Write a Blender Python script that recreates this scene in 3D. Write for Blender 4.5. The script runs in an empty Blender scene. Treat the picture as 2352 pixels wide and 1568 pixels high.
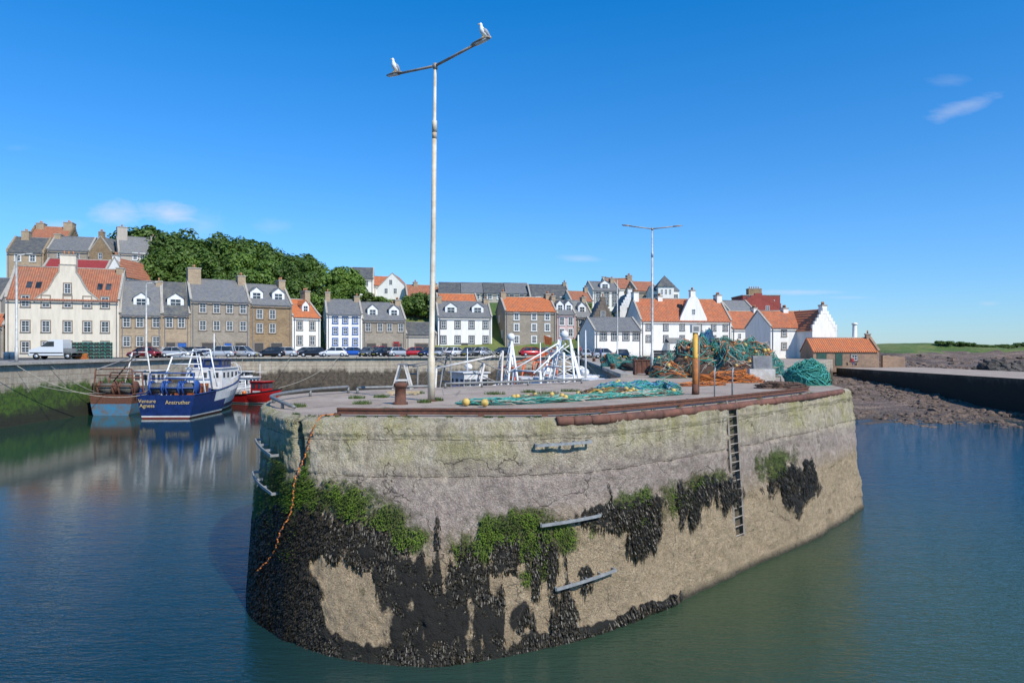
import bpy, math, random
import numpy as np
from mathutils import Vector, Matrix, noise
random.seed(7); np.random.seed(7)
F=1568.0; CZ=6.4; PZ=4.8; QZ=5.1
def xx(u,d): return (u-1176.0)*d/F
def zz(v,d): return CZ+(800.0-v)*d/F
col=bpy.context.scene.collection
# ------------------------------------------------------------ materials
M={}
def new(name):
    m=bpy.data.materials.new(name); m.use_nodes=True
    nt=m.node_tree; nt.nodes.clear()
    o=nt.nodes.new('ShaderNodeOutputMaterial'); p=nt.nodes.new('ShaderNodeBsdfPrincipled')
    nt.links.new(p.outputs[0],o.inputs[0]); M[name]=m
    return m,nt,p
class NT:
    def __init__(s,nt): s.nt=nt
    def n(s,t,**k):
        x=s.nt.nodes.new(t)
        for a,b in k.items(): setattr(x,a,b)
        return x
    def l(s,a,b): s.nt.links.new(a,b)
    def val(s,inp,v):
        if isinstance(v,bpy.types.NodeSocket): s.l(v,inp)
        else: inp.default_value=v
    def math(s,op,a,b=0.0,c=None,clamp=False):
        x=s.n('ShaderNodeMath',operation=op); x.use_clamp=clamp
        s.val(x.inputs[0],a); s.val(x.inputs[1],b)
        if c is not None: s.val(x.inputs[2],c)
        return x.outputs[0]
    def mix(s,f,a,b,mode='MIX'):
        x=s.n('ShaderNodeMix',data_type='RGBA',blend_type=mode)
        s.val(x.inputs[0],f)
        for i,v in ((6,a),(7,b)):
            if isinstance(v,(tuple,list)): v=(v[0],v[1],v[2],1)
            s.val(x.inputs[i],v)
        return x.outputs[2]
    def noise(s,vec,scale,detail=5,rough=.6,dist=0):
        x=s.n('ShaderNodeTexNoise'); x.inputs['Scale'].default_value=scale
        x.inputs['Detail'].default_value=detail; x.inputs['Roughness'].default_value=rough
        x.inputs['Distortion'].default_value=dist
        if vec is not None: s.l(vec,x.inputs['Vector'])
        return x.outputs['Fac']
    def vor(s,vec,scale,feature='F1',out='Distance'):
        x=s.n('ShaderNodeTexVoronoi',feature=feature); x.inputs['Scale'].default_value=scale
        if vec is not None: s.l(vec,x.inputs['Vector'])
        return x.outputs[out]
    def ramp(s,f,a,b,c0=0.,c1=1.):
        x=s.n('ShaderNodeMapRange'); x.clamp=True; s.val(x.inputs[0],f)
        x.inputs[1].default_value=a; x.inputs[2].default_value=b; x.inputs[3].default_value=c0; x.inputs[4].default_value=c1
        return x.outputs[0]
    def obj(s): return s.n('ShaderNodeTexCoord').outputs['Object']
    def pos(s): return s.n('ShaderNodeNewGeometry').outputs['Position']
    def mapv(s,v,sc=(1,1,1),loc=(0,0,0),rot=(0,0,0)):
        x=s.n('ShaderNodeMapping'); s.l(v,x.inputs[0]); x.inputs['Scale'].default_value=sc
        x.inputs['Location'].default_value=loc; x.inputs['Rotation'].default_value=rot
        return x.outputs[0]
    def sep(s,v):
        x=s.n('ShaderNodeSeparateXYZ'); s.l(v,x.inputs[0]); return x.outputs
    def comb(s,a,b,c=0.):
        x=s.n('ShaderNodeCombineXYZ'); s.val(x.inputs[0],a); s.val(x.inputs[1],b); s.val(x.inputs[2],c); return x.outputs[0]
    def bump(s,h,st,dist,p,nrm=None):
        x=s.n('ShaderNodeBump'); x.inputs['Strength'].default_value=st; x.inputs['Distance'].default_value=dist
        s.l(h,x.inputs['Height'])
        if nrm is not None: s.l(nrm,x.inputs['Normal'])
        if p is not None: s.l(x.outputs[0],p.inputs['Normal'])
        return x.outputs[0]
def plain(name,c,rough=.6,metal=0,var=.25,scale=4,bump=.15,c2=None,dist=.02):
    m,nt,p=new(name); q=NT(nt); v=q.obj()
    n=q.noise(v,scale,6,.65); f=q.ramp(n,.35,.68)
    if c2 is None: c2=tuple(x*(1-var*1.6) for x in c)
    q.l(q.mix(f,c,c2),p.inputs['Base Color']); p.inputs['Roughness'].default_value=rough
    p.inputs['Metallic'].default_value=metal
    if bump: q.bump(q.noise(v,scale*6,4),bump,dist,p)
    return m
def harl(name,c):
    m,nt,p=new(name); q=NT(nt); v=q.obj(); z=q.sep(v)
    st=q.noise(q.mapv(v,(1.6,1.6,.25)),1.2,6,.7)
    a=q.mix(q.ramp(st,.42,.75),c,tuple(x*.78 for x in c))
    low=q.ramp(z[2],0,1.0,.55,0)
    a=q.mix(q.math('MULTIPLY',low,q.noise(v,3,4)),a,(.25,.23,.19))
    q.l(a,p.inputs['Base Color']); p.inputs['Roughness'].default_value=.85
    q.bump(q.noise(v,25,3),.3,.02,p)
def stone(name,c1,c2,mort,w=.45,h=.22,stain=.5):
    m,nt,p=new(name); q=NT(nt); v=q.obj(); s=q.sep(v)
    nz=q.noise(v,2.2,3)
    xy=q.math('ADD',s[0],s[1]); xy=q.math('ADD',xy,q.math('MULTIPLY',nz,.25)); zz_=q.math('ADD',s[2],q.math('MULTIPLY',nz,.12))
    b=q.n('ShaderNodeTexBrick'); q.l(q.comb(xy,zz_),b.inputs['Vector'])
    b.inputs['Color1'].default_value=(*c1,1); b.inputs['Color2'].default_value=(*c2,1); b.inputs['Mortar'].default_value=(*mort,1)
    b.inputs['Scale'].default_value=1; b.inputs['Brick Width'].default_value=w; b.inputs['Row Height'].default_value=h
    b.inputs['Mortar Size'].default_value=.018; b.inputs['Mortar Smooth'].default_value=.3; b.inputs['Bias'].default_value=-.1
    n=q.noise(v,5,5,.7); a=q.mix(q.ramp(n,.4,.7,0,.7),b.outputs[0],tuple(x*.6 for x in c1))
    n2=q.noise(v,.5,4); a=q.mix(q.ramp(n2,.45,.7,0,stain),a,tuple(x*.65 for x in c2))
    q.l(a,p.inputs['Base Color']); p.inputs['Roughness'].default_value=.9
    q.bump(q.math('SUBTRACT',n,b.outputs['Fac']),.5,.03,p)
def slate(name,c1,c2):
    m,nt,p=new(name); q=NT(nt); v=q.obj(); s=q.sep(v)
    b=q.n('ShaderNodeTexBrick'); q.l(q.comb(q.math('ADD',s[0],0),q.math('ADD',s[2],q.math('MULTIPLY',s[1],.35))),b.inputs['Vector'])
    b.inputs['Color1'].default_value=(*c1,1); b.inputs['Color2'].default_value=(*c2,1); b.inputs['Mortar'].default_value=(.03,.03,.035,1)
    b.inputs['Scale'].default_value=1; b.inputs['Brick Width'].default_value=.32; b.inputs['Row Height'].default_value=.24; b.inputs['Mortar Size'].default_value=.012
    n=q.noise(v,1.3,6,.75); a=q.mix(q.ramp(n,.42,.7,0,.7),b.outputs[0],(.19,.18,.13))
    q.l(a,p.inputs['Base Color']); p.inputs['Roughness'].default_value=.7
    q.bump(b.outputs['Fac'],-.5,.03,p)
def pantile(name,c1,c2):
    m,nt,p=new(name); q=NT(nt); v=q.obj(); s=q.sep(v)
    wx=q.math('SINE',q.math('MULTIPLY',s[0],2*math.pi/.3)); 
    fr=q.math('FRACT',q.math('MULTIPLY',q.math('ADD',s[2],q.math('MULTIPLY',s[1],.2)),3.3))
    cell=q.vor(q.mapv(v,(3.3,1,3.3)),1,'F1','Color')
    bw=q.n('ShaderNodeSeparateColor'); q.l(cell,bw.inputs[0])
    a=q.mix(bw.outputs[0],c1,c2)
    n=q.noise(v,1.1,6,.75); a=q.mix(q.ramp(n,.45,.72,0,.75),a,(.2,.13,.09))
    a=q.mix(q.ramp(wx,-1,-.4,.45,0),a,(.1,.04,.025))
    q.l(a,p.inputs['Base Color']); p.inputs['Roughness'].default_value=.8
    q.bump(q.math('ADD',wx,q.math('MULTIPLY',fr,-.6)),.7,.05,p)
harl('white_harling',(.82,.79,.72)); harl('cream_harling',(.70,.62,.49)); harl('grey_harling',(.44,.39,.325)); harl('pink_harling',(.62,.42,.40)); harl('redbrown_render',(.30,.06,.045))
stone('stone_tan',(.47,.35,.22),(.34,.25,.165),(.40,.33,.25)); stone('stone_grey',(.36,.305,.235),(.27,.225,.17),(.39,.34,.275)); stone('stone_brown',(.36,.24,.125),(.22,.145,.08),(.35,.275,.19))
stone('stone_dark',(.22,.17,.13),(.15,.12,.09),(.22,.19,.15)); stone('stone_red',(.42,.26,.165),(.29,.18,.12),(.42,.34,.25))
slate('slate',(.185,.185,.195),(.125,.13,.142)); slate('slate_dark',(.08,.085,.095),(.06,.064,.072)); slate('slate_light',(.23,.228,.23),(.17,.17,.173))
pantile('pantile',(.57,.18,.07),(.44,.125,.05)); pantile('pantile_bright',(.64,.19,.055),(.54,.145,.045)); pantile('pantile_old',(.45,.17,.085),(.35,.12,.06)); 
plain('red_metal_roof',(.33,.045,.035),.5); plain('white_paint',(.8,.8,.78),.45,0,.12,3); plain('white_worn',(.68,.66,.62),.5,0,.4,3,c2=(.45,.39,.31))
plain('surround_stone',(.30,.24,.18),.85); plain('surround_blue',(.03,.12,.42),.5); plain('door_blue',(.02,.11,.4),.5); plain('door_dark',(.06,.055,.05),.6); plain('door_green',(.03,.1,.07),.6); plain('surround_white',(.75,.75,.72),.6); plain('surround_dark',(.11,.1,.09),.7)
m,nt,p=new('window_glass'); q=NT(nt); q.l(q.mix(q.ramp(q.noise(q.obj(),.9,2),.4,.65),(.02,.025,.03),(.07,.08,.09)),p.inputs['Base Color']); p.inputs['Roughness'].default_value=.06
plain('chimney_pot',(.45,.2,.1),.8); plain('lead',(.2,.2,.21),.6); plain('coping',(.42,.38,.32),.85)
plain('rust',(.17,.065,.035),.85,0,.4,7,.5,(.07,.035,.025)); plain('rust_orange',(.50,.17,.03),.75,0,.4,5,.3,(.22,.08,.03)); plain('rust_light',(.20,.08,.05),.85,0,.3,3,.4,(.08,.04,.028))
plain('galvanised',(.42,.42,.41),.55,.4,.25,8); plain('steel_grey',(.24,.24,.23),.55,.2); plain('lamp_cream',(.66,.59,.46),.55,0,.3,3,.2,(.48,.38,.25)); plain('lamp_grey',(.38,.34,.29),.55,.2,.3,4,.2,(.24,.17,.12)); plain('mast_rust',(.55,.42,.28),.7,0,.3,5,.2,(.40,.26,.15)); plain('lamp_pale',(.55,.54,.5),.5,.1)
plain('black_rubber',(.02,.02,.02),.7); plain('black_plastic',(.03,.03,.033),.5); plain('yellow_paint',(.72,.42,.05),.6,0,.3,6,.3,(.5,.25,.05)); plain('yellow_float',(.72,.48,.12),.5,0,.3,9); plain('orange_float',(.75,.2,.03),.45)
plain('wood',(.36,.25,.15),.8,0,.3,6,.3); plain('wood_pale',(.55,.42,.25),.8)
plain('hull_blue',(.012,.035,.15),.3,0,.3,2); plain('hull_white',(.75,.75,.74),.35,0,.15,1.5,c2=(.58,.54,.48)); plain('hull_red',(.5,.015,.015),.3); plain('hull_cyan',(.03,.22,.4),.6,0,.5,2,.4,(.15,.12,.1)); plain('hull_black',(.02,.02,.025),.5); plain('deck_brown',(.22,.12,.08),.8); plain('gear_blue',(.02,.08,.3),.5); plain('boot_red',(.2,.03,.02),.6); plain('orange_paint',(.7,.13,.03),.5)
plain('gold_paint',(.75,.55,.22),.5,bump=0)
plain('gull_white',(.82,.82,.8),.8,0,.05,20,0); plain('gull_grey',(.35,.37,.4),.8,0,.1,20,0); plain('gull_beak',(.7,.45,.05),.5,bump=0)
plain('skin',(.55,.33,.24),.6,bump=0); plain('cloth_blue',(.05,.08,.2),.9); plain('cloth_red',(.4,.05,.05),.9); plain('cloth_dark',(.04,.04,.05),.9); plain('cloth_pale',(.55,.55,.55),.9); plain('hair',(.08,.05,.03),.8,bump=0)
def carpaint(name,c):
    m,nt,p=new(name); p.inputs['Base Color'].default_value=(*c,1); p.inputs['Roughness'].default_value=.25; p.inputs['Metallic'].default_value=.2; p.inputs['Coat Weight'].default_value=.7
for n_,c_ in dict(car_white=(.75,.75,.75),car_silver=(.42,.44,.46),car_black=(.015,.015,.018),car_blue=(.015,.09,.4),car_red=(.42,.01,.015),car_grey=(.12,.13,.14),car_navy=(.02,.03,.09),car_dred=(.2,.015,.02)).items(): carpaint(n_,c_)
plain('headlamp',(.8,.8,.8),.15,bump=0); plain('tail_lamp',(.5,.01,.01),.2,bump=0); plain('number_plate',(.7,.6,.1),.4,bump=0)
def net(name,c,c2,sc=30):
    m,nt,p=new(name); q=NT(nt); v=q.obj()
    d=q.vor(v,sc,'DISTANCE_TO_EDGE'); n=q.noise(v,3,5,.7)
    a=q.mix(q.ramp(n,.35,.65),c,c2); a=q.mix(q.ramp(d,.04,.12,0,.75),a,tuple(x*.25 for x in c))
    q.l(a,p.inputs['Base Color']); p.inputs['Roughness'].default_value=.8
    q.bump(q.math('ADD',q.math('MULTIPLY',d,-1),q.noise(v,6,4)),.9,.06,p)
net('net_teal',(.05,.29,.25),(.09,.19,.19)); net('net_green',(.02,.22,.16),(.04,.3,.26)); net('net_blue',(.05,.14,.25),(.03,.09,.17)); net('net_brown',(.22,.12,.08),(.12,.08,.07)); net('net_orange',(.6,.17,.04),(.42,.1,.03)); net('net_black',(.04,.045,.05),(.08,.07,.06)); net('net_grey',(.25,.25,.22),(.16,.14,.12))
plain('rope_teal',(.06,.36,.31),.8,bump=0); plain('rope_green',(.05,.26,.17),.8,bump=0); plain('rope_orange',(.65,.2,.04),.8,bump=0); plain('rope_cream',(.5,.45,.36),.8,bump=0); plain('rope_blue',(.05,.15,.4),.8,bump=0); plain('rope_brown',(.15,.09,.06),.9,bump=0); plain('rope_yellow',(.6,.35,.04),.8,bump=0)
# pier wall ----------------------------------------------------
m,nt,p=new('pier_wall'); q=NT(nt); v=q.pos(); s=q.sep(v)
def attr(n):
    a=q.n('ShaderNodeAttribute'); a.attribute_name=n; return a.outputs['Fac']
n1=q.noise(v,.9,8,.7); n2=q.noise(v,5,8,.75); n3=q.noise(v,22,5,.7); nst=q.noise(q.mapv(v,(2.5,2.5,.22)),1.5,6,.7)
stk=q.noise(q.mapv(v,(7,7,.35)),1.3,5,.7); nb=q.noise(v,.45,4,.6)
pit=q.noise(q.mapv(v,(1,1,1.6)),48,3,.6)
up=q.mix(q.ramp(n2,.36,.62),(.72,.61,.42),(.50,.415,.285))
up=q.mix(q.ramp(n1,.45,.60,0,.7),up,(.48,.43,.14))       # ochre lichen
up=q.mix(q.ramp(nst,.52,.66,0,.6),up,(.80,.71,.56))
up=q.mix(q.ramp(nst,.34,.46,.55,0),up,(.26,.21,.155))
up=q.mix(q.ramp(stk,.56,.72,0,.45),up,(.22,.175,.13))
up=q.mix(q.ramp(nb,.54,.68,0,.3),up,(.28,.25,.15))
mid=q.mix(q.ramp(n2,.38,.60),(.64,.51,.41),(.37,.285,.235))
mid=q.mix(q.ramp(n3,.5,.7,0,.6),mid,(.76,.65,.53))
mid=q.mix(q.ramp(nb,.44,.62,0,.4),mid,(.31,.24,.20))
low=q.mix(q.ramp(n2,.36,.62),(.66,.49,.29),(.45,.325,.19))
low=q.mix(q.ramp(n3,.52,.66,0,.75),low,(.19,.135,.09))
vb=q.vor(v,45); low=q.mix(q.ramp(vb,.15,.35,.6,0),low,(.78,.64,.45))
low=q.mix(q.ramp(nb,.5,.66,0,.3),low,(.30,.22,.14))
bnd=attr('band'); wob=q.math('ADD',bnd,q.math('MULTIPLY',q.math('SUBTRACT',n1,.5),.35)); wob=q.math('ADD',wob,q.math('MULTIPLY',q.math('SUBTRACT',n2,.5),.25))
a=q.mix(q.ramp(wob,.22,.42),up,mid); a=q.mix(q.ramp(wob,.55,.78),a,low)
a=q.mix(q.ramp(pit,.58,.68,0,.6),a,(.14,.105,.075))
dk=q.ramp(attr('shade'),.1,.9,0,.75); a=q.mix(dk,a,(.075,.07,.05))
al=q.math('ADD',attr('algae'),q.math('MULTIPLY',q.math('SUBTRACT',n2,.5),1.3)); al=q.math('ADD',al,q.math('MULTIPLY',q.math('SUBTRACT',n3,.5),.8))
grn=q.mix(q.ramp(n3,.4,.65),(.11,.17,.012),(.04,.06,.01)); grn=q.mix(q.ramp(n1,.42,.60),grn,(.095,.085,.022))
a=q.mix(q.ramp(al,.30,.70,0,.92),a,grn)
wd=q.math('ADD',attr('weed'),q.math('MULTIPLY',q.math('SUBTRACT',n2,.5),.9))
a=q.mix(q.ramp(wd,.42,.6),a,(.02,.017,.011))
ck=q.n('ShaderNodeTexVoronoi',feature='DISTANCE_TO_EDGE'); ck.inputs['Scale'].default_value=.3
wv=q.n('ShaderNodeVectorMath',operation='ADD'); q.l(v,wv.inputs[0])
cn=q.n('ShaderNodeTexNoise'); cn.inputs['Scale'].default_value=1.4; cn.inputs['Detail'].default_value=6; q.l(v,cn.inputs['Vector']); q.l(cn.outputs['Color'],wv.inputs[1]); q.l(wv.outputs[0],ck.inputs['Vector'])
crack=q.math('MULTIPLY',q.ramp(ck.outputs['Distance'],0.0,.005,1,0),q.ramp(n1,.46,.54,.0,.85))
a=q.mix(crack,a,(.08,.06,.045))
zl=q.math('ADD',s[2],q.math('MULTIPLY',cn.outputs['Fac'],.16)); 
def seam(z0,w=.014): return q.ramp(q.math('ABSOLUTE',q.math('SUBTRACT',zl,z0)),.004,w,1,0)
sm=q.math('MAXIMUM',seam(4.40),seam(3.62)); sm=q.math('MULTIPLY',sm,q.ramp(n2,.42,.52,0,.85)); a=q.mix(sm,a,(.12,.095,.07))
wet=q.ramp(q.math('ADD',s[2],q.math('MULTIPLY',n2,.35)),.2,.42,1,0); a=q.mix(q.math('MULTIPLY',wet,.9),a,(.028,.028,.016))
q.l(a,p.inputs['Base Color']); p.inputs['Roughness'].default_value=.9
h=q.math('ADD',q.math('MULTIPLY',n2,1.5),q.math('MULTIPLY',n3,1.0)); h=q.math('SUBTRACT',h,q.math('MULTIPLY',q.ramp(pit,.55,.7),.5)); h=q.math('SUBTRACT',h,q.math('MULTIPLY',sm,.4)); h=q.math('SUBTRACT',h,q.math('MULTIPLY',crack,.5))
q.bump(h,1.0,.09,p)
# quay walls
def qwall(name,zg,dark=1.0,green=True):
    m,nt,p=new(name); q=NT(nt); v=q.pos(); s=q.sep(v)
    n1=q.noise(v,.35,7,.7); n2=q.noise(v,2.5,7,.7); nst=q.noise(q.mapv(v,(1,1,.12)),1.2,6,.7)
    b=q.n('ShaderNodeTexBrick'); q.l(q.comb(q.math('ADD',s[0],s[1]),s[2]),b.inputs['Vector']); b.inputs['Scale'].default_value=1
    b.inputs['Color1'].default_value=(.45,.375,.28,1); b.inputs['Color2'].default_value=(.36,.295,.215,1); b.inputs['Mortar'].default_value=(.2,.17,.125,1); b.inputs['Brick Width'].default_value=1.3; b.inputs['Row Height'].default_value=.5; b.inputs['Mortar Size'].default_value=.02
    a=q.mix(q.ramp(n2,.4,.65,0,.7),b.outputs[0],(.24,.195,.15)); a=q.mix(q.ramp(nst,.45,.65,0,.6),a,(.48,.42,.32))
    zw=q.math('ADD',s[2],q.math('MULTIPLY',q.math('SUBTRACT',n1,.5),3.2)); zw=q.math('ADD',zw,q.math('MULTIPLY',q.math('SUBTRACT',nst,.5),1.2))
    g=q.ramp(zw,zg,zg+.5,1,0)
    gc=q.mix(q.ramp(n2,.4,.6),(.07,.13,.012),(.03,.05,.012))
    brn=q.mix(q.ramp(n2,.4,.6),(.05,.04,.028),(.12,.09,.06))
    gc=q.mix(q.ramp(s[1],72,84),gc,brn) if green else brn
    a=q.mix(g,a,gc); d=q.ramp(zw,zg-2.2,zg-1.5,dark,0); a=q.mix(d,a,(.022,.02,.014))
    q.l(a,p.inputs['Base Color']); p.inputs['Roughness'].default_value=.85; q.bump(q.math('ADD',n2,b.outputs['Fac']),.6,.08,p)
qwall('harbour_wall',3.0,.9); qwall('harbour_wall_dark',3.2,.9,False); qwall('sea_wall',5.2,1.0,False)
def ground(name,c1,c2,c3,sc=1.0):
    m,nt,p=new(name); q=NT(nt); v=q.pos()
    n1=q.noise(v,.35*sc,7,.7); n2=q.noise(v,3*sc,7,.75); n3=q.noise(v,30*sc,4)
    a=q.mix(q.ramp(n2,.38,.64),c1,c2); a=q.mix(q.ramp(n1,.42,.62,0,.8),a,c3); a=q.mix(q.ramp(n3,.5,.75,0,.5),a,tuple(x*.5 for x in c2))
    a=q.mix(q.ramp(q.noise(v,1.1*sc,6,.7),.52,.66,0,.5),a,tuple(x*.45 for x in c2))
    ck=q.vor(v,.33,'DISTANCE_TO_EDGE'); a=q.mix(q.ramp(ck,0,.008,.5,0),a,tuple(x*.3 for x in c2))
    q.l(a,p.inputs['Base Color']); p.inputs['Roughness'].default_value=.9; q.bump(q.math('ADD',n2,n3),.5,.04,p)
ground('pier_top',(.38,.295,.225),(.29,.222,.17),(.45,.365,.285)); ground('quay_top',(.3,.275,.24),(.22,.2,.175),(.34,.31,.27)); ground('asphalt',(.07,.07,.07),(.05,.05,.052),(.1,.095,.09)); 
m,nt,p=new('hill_grass'); q=NT(nt); v=q.pos(); n1=q.noise(v,.05,6,.7); n2=q.noise(v,1.2,7,.7)
a=q.mix(q.ramp(n2,.35,.65),(.09,.15,.025),(.05,.09,.018)); a=q.mix(q.ramp(n1,.45,.62,0,.8),a,(.2,.2,.06)); q.l(a,p.inputs['Base Color']); p.inputs['Roughness'].default_value=.95; q.bump(n2,1,.3,p)
m,nt,p=new('beach_shingle'); q=NT(nt); v=q.pos(); n1=q.noise(v,.25,7,.7); n2=q.noise(v,3,8,.75); st=q.noise(q.mapv(v,(.12,.6,1),rot=(0,0,.5)),1.5,7,.7)
a=q.mix(q.ramp(n2,.35,.65),(.27,.18,.13),(.13,.09,.07)); a=q.mix(q.ramp(n1,.45,.6,0,.6),a,(.08,.06,.045)); a=q.mix(q.ramp(st,.5,.6,0,.8),a,(.36,.255,.185)); vv=q.vor(v,4.5); a=q.mix(q.ramp(vv,.3,.6,0,.5),a,(.05,.038,.03))
z=q.sep(v)[2]; a=q.mix(q.ramp(z,.0,.5,.7,0),a,(.05,.042,.03)); q.l(a,p.inputs['Base Color']); p.inputs['Roughness'].default_value=.85; q.bump(q.math('ADD',n2,vv),1,.15,p)
plain('shore_rock',(.19,.13,.095),.85,0,.4,2,.8,(.07,.052,.038),.1)
plain('breakwater_rock',(.10,.085,.07),.85,0,.4,1,.8,(.04,.034,.028),.1)
# foliage
def leaf(name,c1,c2):
    m,nt,p=new(name); q=NT(nt); v=q.obj(); g=q.n('ShaderNodeObjectInfo')
    n=q.noise(v,.7,3); n2=q.noise(v,6,2)
    a=q.mix(q.ramp(n,.35,.65),c1,c2); a=q.mix(q.ramp(n2,.4,.7,0,.5),a,tuple(x*1.5 for x in c1)); a=q.mix(q.math('MULTIPLY',g.outputs['Random'],.45),a,tuple(x*.7 for x in c2))
    q.l(a,p.inputs['Base Color']); p.inputs['Roughness'].default_value=.6
    tr=q.n('ShaderNodeBsdfTranslucent'); q.l(a,tr.inputs[0]); mx=q.n('ShaderNodeMixShader'); mx.inputs[0].default_value=.25
    o=[x for x in nt.nodes if x.type=='OUTPUT_MATERIAL'][0]; q.l(p.outputs[0],mx.inputs[1]); q.l(tr.outputs[0],mx.inputs[2]); q.l(mx.outputs[0],o.inputs[0])
leaf('leaf_dark',(.105,.175,.022),(.055,.105,.015)); leaf('leaf_light',(.16,.25,.03),(.09,.17,.025)); plain('bark',(.12,.09,.065),.95)
leaf('tuft_green',(.10,.15,.03),(.06,.1,.02))
m,nt,p=new('seaweed'); q=NT(nt); v=q.pos(); q.l(q.mix(q.ramp(q.noise(v,9,4),.4,.68),(.014,.012,.008),(.052,.04,.022)),p.inputs['Base Color']); p.inputs['Roughness'].default_value=.45; p.inputs['Specular IOR Level'].default_value=.35
m,nt,p=new('algae'); q=NT(nt); v=q.pos(); q.l(q.mix(q.ramp(q.noise(v,2.2,6,.7),.38,.60),(.13,.22,.012),(.045,.065,.01)),p.inputs['Base Color']); p.inputs['Roughness'].default_value=.8
# water
m,nt,p=new('harbour_water'); q=NT(nt); v=q.pos(); s=q.sep(v)
dx=q.math('SUBTRACT',s[0],8.); dy=q.math('SUBTRACT',s[1],17.)
dd=q.math('SQRT',q.math('ADD',q.math('POWER',dx,2),q.math('POWER',dy,2)))
big=q.noise(v,.07,3)
nr=q.ramp(q.math('ADD',dd,q.math('MULTIPLY',big,8)),7,24)
a=q.mix(nr,(.036,.062,.032),(.008,.036,.048))
a=q.mix(q.ramp(s[0],-1,-7,0,1),a,(.006,.028,.033)); a=q.mix(q.ramp(s[0],-18,-34,0,.8),a,(.012,.044,.026)); q.l(a,p.inputs['Base Color'])
p.inputs['Roughness'].default_value=.02; p.inputs['IOR'].default_value=1.333
w1=q.noise(q.mapv(v,(.8,3.0,1),rot=(0,0,.35)),3.0,3,.55,.4); w2=q.noise(q.mapv(v,(.7,2.4,1),rot=(0,0,-.2)),.6,2,.5); w3=q.noise(q.mapv(v,(1,3.4,1),rot=(0,0,.5)),8,2,.5)
amp=q.ramp(q.math('ADD',s[0],q.math('MULTIPLY',s[1],-.25)),-16,4,.07,1.25)
amp=q.math('MAXIMUM',amp,q.ramp(s[1],34,12,0,1.0))
hh=q.math('ADD',q.math('MULTIPLY',w1,.38),q.math('MULTIPLY',w3,.09)); hh=q.math('MULTIPLY',hh,amp)
hh=q.math('ADD',hh,q.math('MULTIPLY',w2,q.math('MULTIPLY',amp,.5))); q.bump(hh,.6,.12,p)

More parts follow.
